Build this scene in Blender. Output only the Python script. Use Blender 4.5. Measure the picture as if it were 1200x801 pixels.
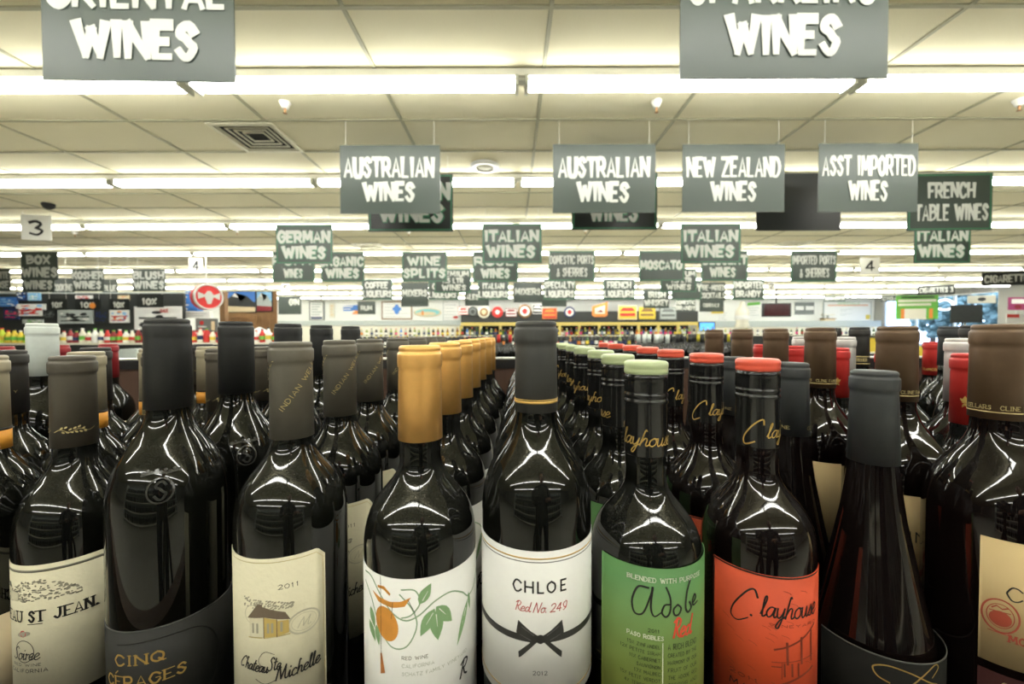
import bpy, bmesh, math, random
from mathutils import Vector, Matrix
R = random.Random(7)
PI = math.pi
for o in list(bpy.data.objects): bpy.data.objects.remove(o)
C = bpy.context.scene.collection
SC = bpy.context.scene

# ------------------------------------------------------------ camera, world, exposure
F = 467.0; CZ = 1.22; PITCH = math.radians(1.225); ROLL = math.radians(-.15)
CAM = Matrix.Rotation(PI/2 - PITCH, 3, 'X') @ Matrix.Rotation(ROLL, 3, 'Z')
cd = bpy.data.cameras.new('camera'); cam = bpy.data.objects.new('camera', cd); C.objects.link(cam)
cam.matrix_world = Matrix.Translation((0, 0, CZ)) @ CAM.to_4x4()
cd.sensor_width = 36; cd.lens = 36*F/1200; cd.clip_start = .02; cd.clip_end = 200
cd.dof.use_dof = True; cd.dof.focus_distance = .33; cd.dof.aperture_fstop = 8.2
SC.camera = cam
W = bpy.data.worlds.new('world'); SC.world = W; W.use_nodes = True
WB = W.node_tree.nodes['Background']; WB.inputs[0].default_value = (.50, .68, 1.0, 1); WB.inputs[1].default_value = 4.5
vs = SC.view_settings; vs.view_transform = 'Standard'; vs.look = 'None'; vs.gamma = 1; vs.exposure = 0.68
vs.use_curve_mapping = False
TUBE_STRENGTH = 14.5
SC.cycles.max_bounces = 8; SC.cycles.glossy_bounces = 5; SC.cycles.diffuse_bounces = 4
SC.cycles.sample_clamp_indirect = 8

def at(px, py, Y):
    d = CAM @ Vector(((px-600)/F, -(py-400.5)/F, -1)); d *= Y/d.y
    return Vector((d.x, d.y, d.z+CZ))
def row_y(py, Z):                                   # distance at which a point of height Z shows on image line py
    d = CAM @ Vector((0, -(py-400.5)/F, -1)); return (Z-CZ)/d.z*d.y

# ------------------------------------------------------------ materials
def lin(h):
    h = h.lstrip('#'); c = [int(h[i:i+2], 16)/255 for i in (0, 2, 4)]
    return tuple(x/12.92 if x < .04045 else ((x+.055)/1.055)**2.4 for x in c)
MC = {}
def mat(name, col, rough=.5, metal=0, var=.12, scale=40, bump=0, spec=.5, emit=0, coat=0, bscale=None):
    if name in MC: return MC[name]
    if isinstance(col, str): col = lin(col)
    m = bpy.data.materials.new(name); MC[name] = m; m.use_nodes = True
    nt = m.node_tree; N = nt.nodes; L = nt.links; b = N['Principled BSDF']
    b.inputs['Roughness'].default_value = rough; b.inputs['Metallic'].default_value = metal
    b.inputs['Specular IOR Level'].default_value = spec; b.inputs['Coat Weight'].default_value = coat
    tc = N.new('ShaderNodeTexCoord'); nz = N.new('ShaderNodeTexNoise'); nz.inputs['Scale'].default_value = scale
    nz.inputs['Detail'].default_value = 4; L.new(tc.outputs['Object'], nz.inputs['Vector'])
    mx = N.new('ShaderNodeMix'); mx.data_type = 'RGBA'
    mx.inputs[6].default_value = (*[c*(1-var) for c in col], 1); mx.inputs[7].default_value = (*[min(1, c*(1+var)) for c in col], 1)
    L.new(nz.outputs[0], mx.inputs[0]); L.new(mx.outputs[2], b.inputs['Base Color'])
    if bump:
        bp = N.new('ShaderNodeBump'); bp.inputs['Strength'].default_value = bump; bp.inputs['Distance'].default_value = .002
        src = nz
        if bscale:
            src = N.new('ShaderNodeTexNoise'); src.inputs['Scale'].default_value = bscale; L.new(tc.outputs['Object'], src.inputs['Vector'])
        L.new(src.outputs[0], bp.inputs['Height']); L.new(bp.outputs[0], b.inputs['Normal'])
    if emit:
        b.inputs['Emission Color'].default_value = (*col, 1); b.inputs['Emission Strength'].default_value = emit
    return m
def nodes_of(m): return m.node_tree.nodes, m.node_tree.links, m.node_tree.nodes['Principled BSDF']

def glass_mat(name, col, dust=.045, rough=.035):
    m = bpy.data.materials.new(name); MC[name] = m; m.use_nodes = True; N, L, b = nodes_of(m)
    b.inputs['IOR'].default_value = 1.52
    tc = N.new('ShaderNodeTexCoord')
    n1 = N.new('ShaderNodeTexNoise'); n1.inputs['Scale'].default_value = 1500; n1.inputs['Detail'].default_value = 2
    n2 = N.new('ShaderNodeTexNoise'); n2.inputs['Scale'].default_value = 30
    L.new(tc.outputs['Object'], n1.inputs[0]); L.new(tc.outputs['Object'], n2.inputs[0])
    r = N.new('ShaderNodeMapRange'); r.inputs[1].default_value = .5; r.inputs[2].default_value = .72; L.new(n1.outputs[0], r.inputs[0])
    geo = N.new('ShaderNodeNewGeometry'); sx = N.new('ShaderNodeSeparateXYZ'); L.new(geo.outputs['Normal'], sx.inputs[0])
    r2 = N.new('ShaderNodeMapRange'); r2.inputs[1].default_value = .05; r2.inputs[2].default_value = .8; L.new(sx.outputs[2], r2.inputs[0])
    a = N.new('ShaderNodeMath'); a.operation = 'MULTIPLY'; L.new(r.outputs[0], a.inputs[0]); L.new(n2.outputs[0], a.inputs[1])
    c = N.new('ShaderNodeMath'); c.operation = 'MULTIPLY'; L.new(a.outputs[0], c.inputs[0]); L.new(r2.outputs[0], c.inputs[1])
    d = N.new('ShaderNodeMath'); d.operation = 'MULTIPLY_ADD'; L.new(c.outputs[0], d.inputs[0]); d.inputs[1].default_value = dust*3
    e = N.new('ShaderNodeMath'); e.operation = 'MULTIPLY'; e.inputs[1].default_value = dust*.35; L.new(r2.outputs[0], e.inputs[0]); L.new(e.outputs[0], d.inputs[2])
    mx = N.new('ShaderNodeMix'); mx.data_type = 'RGBA'; mx.inputs[6].default_value = (*col, 1); mx.inputs[7].default_value = (.42, .42, .36, 1)
    L.new(d.outputs[0], mx.inputs[0]); L.new(mx.outputs[2], b.inputs['Base Color'])
    b.inputs['Roughness'].default_value = rough
    return m
GL = glass_mat('dark_bottle_glass', (.0035, .0038, .0026))
GLR = glass_mat('dark_red_bottle_glass', (.0045, .0024, .0020), .03)

# ------------------------------------------------------------ mesh helpers
def mk(name, bm, m, smooth=False, slots=None):
    me = bpy.data.meshes.new(name); bm.to_mesh(me); bm.free()
    for mm in (slots or [m]): me.materials.append(mm)
    if smooth:
        for p in me.polygons: p.use_smooth = True
    return me
def ob(name, me, parent=None, loc=(0, 0, 0), rz=0):
    o = bpy.data.objects.new(name, me); C.objects.link(o); o.location = loc; o.rotation_euler = (0, 0, rz)
    if parent: o.parent = parent
    return o
def tag(o, label, cat, group=None):
    o['label'] = label; o['category'] = cat
    if group: o['group'] = group
    return o
def thing(name, label, cat, loc=(0, 0, 0), rz=0, group=None):
    return tag(ob(name, None, None, loc, rz), label, cat, group)
def struct(o): o['kind'] = 'structure'; return o
def stuff(o): o['kind'] = 'stuff'; return o
def box(bm, x0, y0, z0, x1, y1, z1, mi=0, M=None):
    vs_ = [bm.verts.new(Vector(p) if M is None else M @ Vector(p)) for p in
           ((x0, y0, z0), (x1, y0, z0), (x1, y1, z0), (x0, y1, z0), (x0, y0, z1), (x1, y0, z1), (x1, y1, z1), (x0, y1, z1))]
    for q in ((0, 3, 2, 1), (4, 5, 6, 7), (0, 1, 5, 4), (1, 2, 6, 5), (2, 3, 7, 6), (3, 0, 4, 7)):
        bm.faces.new([vs_[i] for i in q]).material_index = mi
def box_me(name, m, *a):
    bm = bmesh.new(); box(bm, *a); return mk(name, bm, m)
def lathe(bm, prof, seg=32, mi=0, cx=0, cy=0, cap0=True, cap1=True, knurl=None):
    rings = []
    for k, (r, z) in enumerate(prof):
        rr = []
        for i in range(seg):
            q = r
            if knurl and k in knurl and i % 2: q = r-.0007
            a = 2*PI*i/seg; rr.append(bm.verts.new((cx+q*math.sin(a), cy-q*math.cos(a), z)))
        rings.append(rr)
    for a, b in zip(rings, rings[1:]):
        for i in range(seg):
            j = (i+1) % seg
            f = bm.faces.new((a[i], a[j], b[j], b[i])); f.material_index = mi; f.smooth = True
    if cap0: bm.faces.new(rings[0][::-1]).material_index = mi
    if cap1: bm.faces.new(rings[-1]).material_index = mi
def lathe_me(name, m, prof, seg=32, **k):
    bm = bmesh.new(); lathe(bm, prof, seg, **k)
    bmesh.ops.recalc_face_normals(bm, faces=bm.faces)
    return mk(name, bm, m)
def tube_x(bm, x0, x1, y, z, r, seg=8):
    a = []
    for x in (x0, x1):
        a.append([bm.verts.new((x, y+r*math.cos(2*PI*i/seg), z+r*math.sin(2*PI*i/seg))) for i in range(seg)])
    for i in range(seg):
        j = (i+1) % seg; f = bm.faces.new((a[0][i], a[1][i], a[1][j], a[0][j])); f.smooth = True
    bm.faces.new(a[0][::-1]); bm.faces.new(a[1])

# ------------------------------------------------------------ stroke lettering (flat print, drawn as ribbons)
G = {'A': '00 5a a0|23 83', 'B': '00 0a|~0a 6a 98 76 05|~05 86 a3 71 00', 'C': '~a8 7a 3a 06 04 30 70 a2', 'D': '00 0a|~0a 5a 97 93 50 00',
     'E': '00 0a|0a 9a|05 75|00 90', 'F': '00 0a|0a 9a|05 75', 'G': '~a8 7a 3a 06 04 30 70 a3|a3 a5 65', 'H': '00 0a|a0 aa|05 a5', 'I': '50 5a',
     'J': '~8a 83 50 12', 'K': '00 0a|04 9a|36 a0', 'L': '0a 00|00 90', 'M': '00 1a|1a 53|53 9a|9a a0', 'N': '00 0a|0a a0|a0 aa',
     'O': '~5a 18 05 12 50 92 a5 98 5a', 'P': '00 0a|~0a 7a 97 74 04', 'Q': '~5a 18 05 12 50 92 a5 98 5a|63 a0', 'R': '00 0a|~0a 7a 97 74 05|45 a0',
     'S': '~98 6a 29 17 46 74 93 60 30 02', 'T': '5a 50|0a aa', 'U': '~0a 04 20 50 80 a4 aa', 'V': '0a 50|50 aa', 'W': '0a 30|30 58|58 80|80 aa',
     'X': '0a a0|00 aa', 'Y': '0a 55|aa 55|55 50', 'Z': '0a aa|aa 00|00 a0', '&': '~a0 37 49 69 67 13 10 50 94',
     '0': '~5a 18 05 12 50 92 a5 98 5a', '1': '28 5a|5a 50', '2': '~08 3a 7a 97 53 00|00 a0', '3': '~09 5a 98 55|~55 a3 60 01', '4': '70 7a|7a 03|03 a3',
     '5': '9a 1a|1a 16|~16 66 a3 60 01', '6': '~8a 26 03 40 93 66 14', '7': '0a aa|aa 30', '8': '~5a 17 54 93 50 13 55 97 5a', '9': '~94 53 17 4a 8a 97 82 30',
     '.': '50 51', '%': '00 aa|~19 38 18|~81 93 82', '/': '00 aa', "'": '5a 58', '-': '25 85'}
GW = {'I': .22, 'M': .82, 'W': .95, '.': .16, ' ': .36, '1': .4, "'": .15, 'L': .52, 'E': .54, 'F': .52, 'T': .62, 'S': .56}
SG = {'a': (.55, [[(.45, .45), (.2, .5), (.02, .25), (.12, .02), (.3, .12), (.42, .45)], [(.45, .48), (.4, .15), (.46, .02), (.58, .1)]]),
      'b': (.48, [[(.16, 1), (.08, .5), (.08, .05), (.3, 0), (.42, .25), (.3, .48), (.1, .3)]]),
      'c': (.46, [[(.4, .42), (.25, .5), (.04, .3), (.08, .05), (.25, 0), (.47, .12)]]),
      'd': (.58, [[(.42, .4), (.2, .5), (.02, .25), (.12, .02), (.3, .1), (.45, .5), (.5, 1)], [(.48, .8), (.42, .2), (.5, .02), (.62, .1)]]),
      'e': (.46, [[(.04, .2), (.3, .28), (.38, .42), (.22, .5), (.04, .3), (.08, .05), (.25, 0), (.48, .14)]]),
      'h': (.52, [[(.02, 0), (.08, .5), (.16, 1), (.24, .95)], [(.06, .2), (.22, .48), (.36, .42), (.34, .1), (.42, 0), (.54, .1)]]),
      'i': (.28, [[(.02, .2), (.12, .5), (.1, .1), (.16, 0), (.3, .12)], [(.16, .7), (.17, .76)]]),
      'l': (.28, [[(0, .1), (.2, .8), (.16, 1), (.08, .8), (.08, .1), (.16, 0), (.3, .12)]]),
      'n': (.5, [[(.02, .45), (.06, .46), (.06, 0)], [(.06, .25), (.22, .48), (.34, .4), (.32, .08), (.4, 0), (.52, .1)]]),
      'o': (.48, [[(.25, .5), (.05, .35), (.05, .1), (.22, 0), (.4, .15), (.38, .4), (.22, .5), (.5, .44)]]),
      'r': (.34, [[(.02, .4), (.1, .5), (.14, .4), (.32, .44)], [(.1, .45), (.08, 0)]]),
      's': (.34, [[(0, .05), (.2, .4), (.22, .5), (.3, .25), (.26, .02), (.08, .04)]]),
      't': (.34, [[(.18, .9), (.1, .3), (.14, .02), (.32, .1)], [(0, .6), (.32, .64)]]),
      'u': (.5, [[(.02, .48), (.04, .12), (.14, 0), (.3, .15), (.36, .48)], [(.36, .48), (.35, .12), (.42, 0), (.52, .1)]]),
      'y': (.5, [[(.02, .48), (.04, .14), (.16, .02), (.32, .2), (.4, .48)], [(.4, .48), (.34, 0), (.2, -.45), (.05, -.4), (.2, -.1), (.5, .1)]]),
      'C': (.78, [[(.72, .8), (.62, 1), (.28, .75), (0, .25), (.12, -.04), (.5, .1)]]),
      'S': (.62, [[(.6, .85), (.45, 1), (.25, .8), (.4, .5), (.42, .15), (.2, -.02), (0, .12)]]),
      'M': (.98, [[(0, 0), (.12, .6), (.25, 1)], [(.25, 1), (.4, .05)], [(.4, .05), (.75, 1)], [(.75, 1), (.72, .2), (.82, 0), (.98, .1)]]),
      'R': (.6, [[(.1, 0), (.2, 1)], [(0, .8), (.25, 1), (.5, .85), (.4, .55), (.2, .5)], [(.25, .5), (.4, .15), (.62, 0)]]),
      'N': (.74, [[(0, 0), (.15, 1)], [(.15, 1), (.5, 0)], [(.5, 0), (.7, 1)]]), ' ': (.3, [])}
def smooth(p, n=5):
    if len(p) < 3: return p
    q = [p[0]]+list(p)+[p[-1]]; out = []
    for i in range(1, len(q)-2):
        a, b, c, d = q[i-1], q[i], q[i+1], q[i+2]
        for k in range(n):
            t = k/n
            out.append(tuple(.5*(2*b[j]+(c[j]-a[j])*t+(2*a[j]-5*b[j]+4*c[j]-d[j])*t*t+(3*b[j]-a[j]-3*c[j]+d[j])*t**3) for j in (0, 1)))
    out.append(p[-1]); return out
def caps_strokes(txt):
    out = []; x = 0
    for ch in txt:
        w = GW.get(ch, .64)
        if ch in G:
            for s in G[ch].split('|'):
                sm = s[0] == '~'; pts = [(x+int(p[0], 11)/10*w, int(p[1], 11)/10) for p in s.lstrip('~').split()]
                if ch == 'I' or ch == '.' or ch == "'": pts = [(x+w/2, b) for a, b in pts]
                out.append(smooth(pts, 3) if sm else pts)
        x += w+.26
    return out, max(.1, x-.26)
def script_strokes(txt, shear=.22):
    out = []; x = 0
    for ch in txt:
        if ch in SG:
            w, ss = SG[ch]
            for s in ss: out.append([(x+a+shear*b, b) for a, b in smooth(s, 5)])
            x += w
        else:
            o2, w = caps_strokes(ch)
            for s in o2: out.append([(x+a*.8+shear*b*.8, b*.8) for a, b in s])
            x += w*.8+.12
    return out, x
class Print:
    """polygons of flat print in (u, v); put() maps them onto a surface"""
    def __init__(s): s.P = []
    def poly(s, pts, mi=0): s.P.append((list(pts), mi)); return s
    def ribbon(s, pts, w0, w1=None, mi=0, cap=True):
        w1 = w0 if w1 is None else w1; n = len(pts)
        if n < 2: return s
        L_, R_ = [], []
        for i, p in enumerate(pts):
            a = pts[max(0, i-1)]; b = pts[min(n-1, i+1)]
            dx, dy = b[0]-a[0], b[1]-a[1]; l = math.hypot(dx, dy) or 1e-9; dx /= l; dy /= l
            w = (w0+(w1-w0)*i/(n-1))/2; e = 0
            if cap and i == 0: e = -w*.75
            if cap and i == n-1: e = w*.75
            L_.append((p[0]-dy*w+dx*e, p[1]+dx*w+dy*e)); R_.append((p[0]+dy*w+dx*e, p[1]-dx*w+dy*e))
        for i in range(n-1): s.P.append(([R_[i], R_[i+1], L_[i+1], L_[i]], mi))
        return s
    def ellipse(s, x, y, a, b, mi=0, n=20, rot=0):
        c, sn = math.cos(rot), math.sin(rot)
        return s.poly([(x+a*math.cos(t)*c-b*math.sin(t)*sn, y+a*math.cos(t)*sn+b*math.sin(t)*c) for t in (2*PI*i/n for i in range(n))], mi)
    def ring(s, x, y, a, b, w, mi=0, n=28):
        return s.ribbon([(x+a*math.cos(2*PI*i/n), y+b*math.sin(2*PI*i/n)) for i in range(n+1)], w, mi=mi, cap=False)
    def leaf(s, x0, y0, x1, y1, w, mi=0):
        dx, dy = x1-x0, y1-y0; L = []; Rr = []
        for i in range(7):
            t = i/6; h = w*math.sin(PI*t**.8)/2; L.append((x0+dx*t-dy*h, y0+dy*t+dx*h)); Rr.append((x0+dx*t+dy*h, y0+dy*t-dx*h))
        return s.poly(Rr+L[-2:0:-1], mi)
    def text(s, txt, x0, y0, x1, y1, wid=.16, mi=0, taper=0, jit=0, mode='caps', serif=False, arc=0, rot=0, contrast=0):
        st, w = caps_strokes(txt) if mode == 'caps' else script_strokes(txt)
        W_, H_ = x1-x0, y1-y0
        for p in st:
            j = R.uniform(-jit, jit)*H_
            q = []
            for a, b in p:
                u = x0+a/w*W_; v = y0+(b*(1-.7*wid)+.35*wid if taper else b)*H_+j+arc*(4*(a/w-.5)**2)
                if rot: du, dv = u-x0, v-y0; u, v = x0+du*math.cos(rot)-dv*math.sin(rot), y0+du*math.sin(rot)+dv*math.cos(rot)
                q.append((u, v))
            k0 = k1 = 1
            if taper: k0 = 1+taper*(p[0][1]-.5); k1 = 1+taper*(p[-1][1]-.5)
            ww = wid*H_*min(1, 1.25*abs(W_)/w/H_) if mode == 'caps' else wid*H_
            if contrast and len(p) >= 2 and abs(p[0][0]-p[-1][0]) > abs(p[0][1]-p[-1][1])*.9: ww *= 1-contrast
            s.ribbon(q, ww*k0, ww*k1, mi)
            if serif:
                for e in (p[0], p[-1]):
                    if e[1] in (0, 1):
                        u = x0+e[0]/w*W_; v = y0+e[1]*H_+arc*(4*(e[0]/w-.5)**2); s.ribbon([(u-.16*H_, v), (u+.16*H_, v)], wid*H_*.55, mi=mi)
        return s
    def mesh(s, name, mats, fn):
        bm = bmesh.new()
        for k, (pts, mi) in enumerate(s.P):
            ar = sum(a[0]*b[1]-b[0]*a[1] for a, b in zip(pts, pts[1:]+pts[:1]))
            if ar < 0: pts = pts[::-1]
            try: bm.faces.new([bm.verts.new((u, v, k)) for u, v in pts]).material_index = mi
            except ValueError: pass
        bmesh.ops.triangulate(bm, faces=[f for f in bm.faces if len(f.verts) > 4])
        if getattr(fn, 'curved', 0) and bm.verts:                    # cut into narrow strips so the print follows the curve
            st = fn.curved; u0 = min(v.co.x for v in bm.verts); u1 = max(v.co.x for v in bm.verts); u = math.ceil(u0/st)*st
            while u < u1:
                bmesh.ops.bisect_plane(bm, geom=bm.verts[:]+bm.edges[:]+bm.faces[:], dist=1e-7, plane_co=(u, 0, 0), plane_no=(1, 0, 0)); u += st
        for v in bm.verts: v.co = fn(v.co.x, v.co.y, round(v.co.z))
        return mk(name, bm, None, slots=mats if isinstance(mats, list) else [mats])
def cyl(r):
    def fn(u, v, k=0): return Vector(((r+k*8e-7)*math.sin(u/r), -(r+k*8e-7)*math.cos(u/r), v))
    fn.curved = r*.08; return fn      # u: arc length from the front
def flat(y): return lambda u, v, k=0: Vector((u, y-k*2e-5, v))
ORD = ['first', 'second', 'third', 'fourth', 'fifth', 'sixth', 'seventh', 'eighth', 'ninth', 'tenth', 'eleventh', 'twelfth', 'thirteenth', 'fourteenth',
       'fifteenth', 'sixteenth', 'seventeenth', 'eighteenth', 'nineteenth', 'twentieth']
def nth(i):
    if i < 20: return ORD[i]
    t = ['twenty', 'thirty', 'forty', 'fifty', 'sixty', 'seventy'][(i+1)//10-2]
    return t[:-1]+'ieth' if (i+1) % 10 == 0 else t+'-'+ORD[(i+1) % 10-1]

# ------------------------------------------------------------ the room
XL, XR, YB, YF, H = -22.0, 20.0, 22.0, -8.0, 3.12
m_floor = mat('floor_vinyl', (.42, .41, .36), .25, var=.06, scale=3)
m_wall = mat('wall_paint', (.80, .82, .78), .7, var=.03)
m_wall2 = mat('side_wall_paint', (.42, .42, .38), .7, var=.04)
m_tile = mat('ceiling_tile', (.66, .62, .43), .9, var=.10, scale=260, bump=.25)
m_grid = mat('ceiling_grid', (.32, .31, .20), .6, var=.04)
struct(ob('floor', box_me('floor', m_floor, XL, YF, -.1, XR, YB, 0)))
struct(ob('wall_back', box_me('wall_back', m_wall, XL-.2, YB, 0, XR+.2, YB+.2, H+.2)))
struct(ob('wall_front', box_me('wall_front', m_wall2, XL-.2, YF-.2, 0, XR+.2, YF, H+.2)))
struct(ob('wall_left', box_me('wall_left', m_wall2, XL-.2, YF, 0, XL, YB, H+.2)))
WY0, WY1, WZ0, WZ1 = 16.4, 21.5, .55, 2.93                      # opening in the right wall
bm = bmesh.new(); box(bm, XR, YF, 0, XR+.2, WY0, H+.2); box(bm, XR, WY1, 0, XR+.2, YB, H+.2); box(bm, XR, WY0, 0, XR+.2, WY1, WZ0); box(bm, XR, WY0, WZ1, XR+.2, WY1, H+.2)
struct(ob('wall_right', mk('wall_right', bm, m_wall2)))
m_alu = mat('window_frame_metal', (.55, .56, .54), .4, .6)
m_pane = bpy.data.materials.new('window_glass'); m_pane.use_nodes = True
_, _, b_ = nodes_of(m_pane); b_.inputs['Transmission Weight'].default_value = 1; b_.inputs['IOR'].default_value = 1.03; b_.inputs['Roughness'].default_value = 0
win = struct(ob('window_1', None, None, (XR+.1, (WY0+WY1)/2, WZ0)))
wl, wh = (WY1-WY0), WZ1-WZ0
bm = bmesh.new()
for z in (0, wh-.06): box(bm, -.06, -wl/2, z, .06, wl/2, z+.06)
for y in (-wl/2, wl/2-.06): box(bm, -.06, y, .06, .06, y+.06, wh-.06)
ob('window_frame', mk('window_frame', bm, m_alu), win)
for k in (1, 2):
    y = -wl/2+wl*k/3; ob('mullion', box_me('mullion', m_alu, -.05, y-.03, .06, .05, y+.03, wh-.06), win)
for k in range(3):
    y0 = -wl/2+wl*k/3+.06; ob('pane', box_me('pane', m_pane, -.005, y0, .06, .005, y0+wl/3-.12, wh-.06), win)

# ceiling: grid of bars with a tile in every cell
ceil = struct(ob('ceiling', box_me('ceiling', m_wall2, XL, YF, H+.10, XR, YB, H+.2)))
TX, TY, GX, GY = 1.217, .6125, .235, 2.365
bm = bmesh.new()
i0, i1 = math.ceil((XL-GX)/TX), math.floor((XR-GX)/TX); j0, j1 = math.ceil((YF-GY)/TY), math.floor((YB-GY)/TY)
for i in range(i0, i1+1): x = GX+i*TX; box(bm, x-.012, YF, H-.004, x+.012, YB, H+.04)
for j in range(j0, j1+1): y = GY+j*TY; box(bm, XL, y-.012, H-.003, XR, y+.012, H+.04)
ob('ceiling_grid', mk('ceiling_grid', bm, m_grid), ceil)
tme = box_me('ceiling_tile', m_tile, -TX/2+.014, -TY/2+.014, H+.006, TX/2-.014, TY/2-.014, H+.024)
cells = [(GX+(i+.5)*TX, GY+(j+.5)*TY) for i in range(i0, i1) for j in range(j0, j1)]
def seen(c): return c[1] > 1.0 and abs(c[0]) < c[1]*1.36+.6
VENTS = [(-2.45, 3.9)]
near = sorted((c for c in cells if seen(c)), key=lambda c: c[0]**2+c[1]**2)[:296]
ns = set(near); bm = bmesh.new()
for c in cells:
    if abs(c[0]+2.45) < .7 and abs(c[1]-3.9) < .2:                  # this cell holds the air vent and half a tile
        continue
    if c in ns: ob('ceiling_tile', tme, ceil, (c[0], c[1], 0))
    else: box(bm, c[0]-TX/2+.014, c[1]-TY/2+.014, H+.006, c[0]+TX/2-.014, c[1]+TY/2-.014, H+.024)
stuff(ob('ceiling_tiles', mk('ceiling_tiles', bm, m_tile), ceil))
for a, b in ((-3.40, -2.78), ):
    bm = bmesh.new(); box(bm, a+.0, 3.605, H+.006, b, 4.19, H+.024); ob('ceiling_tile', mk('cut_ceiling_tile', bm, m_tile), ceil)

# ------------------------------------------------------------ fluorescent strip lights
m_tube = mat('lit_fluorescent_tube', (1.0, .995, .955), .3, emit=TUBE_STRENGTH, var=0)
m_hous = mat('light_housing', (.78, .78, .70), .4, var=.02)
m_hold = mat('lamp_holder', (.55, .56, .48), .5)
LL = 2.42
bm = bmesh.new(); box(bm, -LL/2, -.055, H-.055, LL/2, .055, H-.004); box(bm, -LL/2, -.03, H-.075, LL/2, .03, H-.055); hous_me = mk('housing', bm, m_hous)
bm = bmesh.new(); tube_x(bm, -LL/2+.05, LL/2-.05, 0, 0, .02, 10); tube_me = mk('tube', bm, m_tube)
hold_me = box_me('lamp_holder', m_hold, -.012, -.07, H-.125, .012, .07, H-.055)
PY = [100.5, 214.5, 265.3, 297, 316.7, 328, 336.4, 343, 348.6]
FY = [row_y(p, H-.095) for p in PY]
def strip(x, y, label, group=None):
    t = thing('fluorescent_light', label, 'ceiling light', (x, y, 0), 0, group)
    ob('housing', hous_me, t)
    for s in (-.034, .034): ob('tube', tube_me, t, (0, s, H-.1))
    for s in (-LL/2+.035, LL/2-.035): ob('lamp_holder', hold_me, t, (s, 0, 0))
RN = ['nearest', 'second nearest', 'third nearest', 'fourth nearest', 'fifth nearest', 'sixth nearest', 'third farthest', 'second farthest', 'farthest']
for k, y in enumerate(FY):
    xs = [.075+LL*(i+.5) for i in range(-12, 10) if XL+1.3 < .075+LL*(i+.5) < XR-1.3]
    vis = [x for x in xs if abs(x)-LL/2 < y*600/F]
    for i, x in enumerate(vis):
        strip(x, y, 'strip light, %s from the left in the %s row of ceiling lights' % (nth(i), RN[k]), 'fluorescent strip lights in rows')
for y in (1.0, -1.2, -3.4, -5.6):
    for i in range(-3, 3):
        strip(.075+LL*(i+.5), y, 'strip light above or behind the camera, reflected in the bottles', 'strip lights behind the camera')

# ceiling vent, speaker, sprinklers
m_vent = mat('vent_metal', (.60, .58, .42), .5, .2); m_dark = mat('vent_dark', (.012, .012, .010), .8)
def vent(x, y, sx, sy, label):
    t = thing('ceiling_vent', label, 'air vent', (x, y, H))
    ob('backing', box_me('backing', m_dark, -sx/2, -sy/2, .035, sx/2, sy/2, .045), t)
    n = 5
    for k in range(n):
        a = sx/2-k*.050; b = sy/2-k*.050; z0 = -.012+.004*k; w = .009 if k else .035
        bm = bmesh.new()
        box(bm, -a, -b, z0, a, -b+w, z0+.012); box(bm, -a, b-w, z0, a, b, z0+.012); box(bm, -a, -b+w, z0, -a+w, b-w, z0+.012); box(bm, a-w, -b+w, z0, a, b-w, z0+.012)
        ob('frame' if k == 0 else 'louver', mk('louver', bm, m_vent), t)
vent(-2.45, 3.905, .60, .58, 'square ceiling air vent with dark concentric louvers left of the Australian wines sign')
for (px, py), lb in (((433, 287), 'small grey ceiling vent behind the German wines and wine splits signs'), ((928, 286), 'small grey ceiling vent above the imported ports and sherries sign')):
    y = row_y(py, H); x = (px-600)/F*y; vent(x, y, .6, .5, lb)
m_white = mat('white_plastic', (.78, .78, .72), .4, var=.03)
y = row_y(194, H); x = (569-600)/F*y
t = thing('ceiling_speaker', 'round white ceiling speaker between the two Australian wines signs', 'speaker', (x, y, H))
ob('rim', lathe_me('rim', m_white, [(.165, .0), (.165, -.012), (.15, -.028), (.105, -.03), (.10, -.012)], 32), t)
ob('grille', lathe_me('grille', m_grid, [(.1, -.008), (.1, -.016), (.02, -.024), (.004, -.025)], 32), t)
m_brass = mat('sprinkler_brass', (.40, .22, .10), .35, .8)
sp1 = lathe_me('cup', m_white, [(.045, 0), (.045, -.006), (.032, -.03), (.026, -.05), (.012, -.052)], 20)
sp2 = lathe_me('nozzle', m_brass, [(.009, -.05), (.011, -.065), (.006, -.072), (.006, -.084), (.016, -.087), (.016, -.091)], 14)
for px, py, lb in ((338, 119, 'white and copper ceiling sprinkler right of the louvered air vent'), (768, 119, 'white and copper ceiling sprinkler above the second Australian wines sign'),
                   (1188, 118, 'white and copper ceiling sprinkler at the right edge above the imported wines sign'), (280, 268, 'small ceiling sprinkler left of the German wines sign'),
                   (686, 268, 'small ceiling sprinkler below the black framed sign at centre'), (480, 270, 'small ceiling sprinkler under the framed sign behind Australian wines'), (91, 270, 'small ceiling sprinkler right of the hanging number three')):
    y = row_y(py, H); x = (px-600)/F*y
    t = thing('sprinkler', lb, 'sprinkler', (x, y, H)); ob('cup', sp1, t); ob('nozzle', sp2, t)
y = row_y(237, H); x = (61-600)/F*y
t = thing('security_camera', 'small black dome camera on the ceiling above the hanging number three', 'security camera', (x, y, H))
ob('dome', lathe_me('dome', m_dark, [(.07, 0), (.075, -.02), (.06, -.06), (.03, -.08), (.004, -.085)], 20), t)

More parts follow.
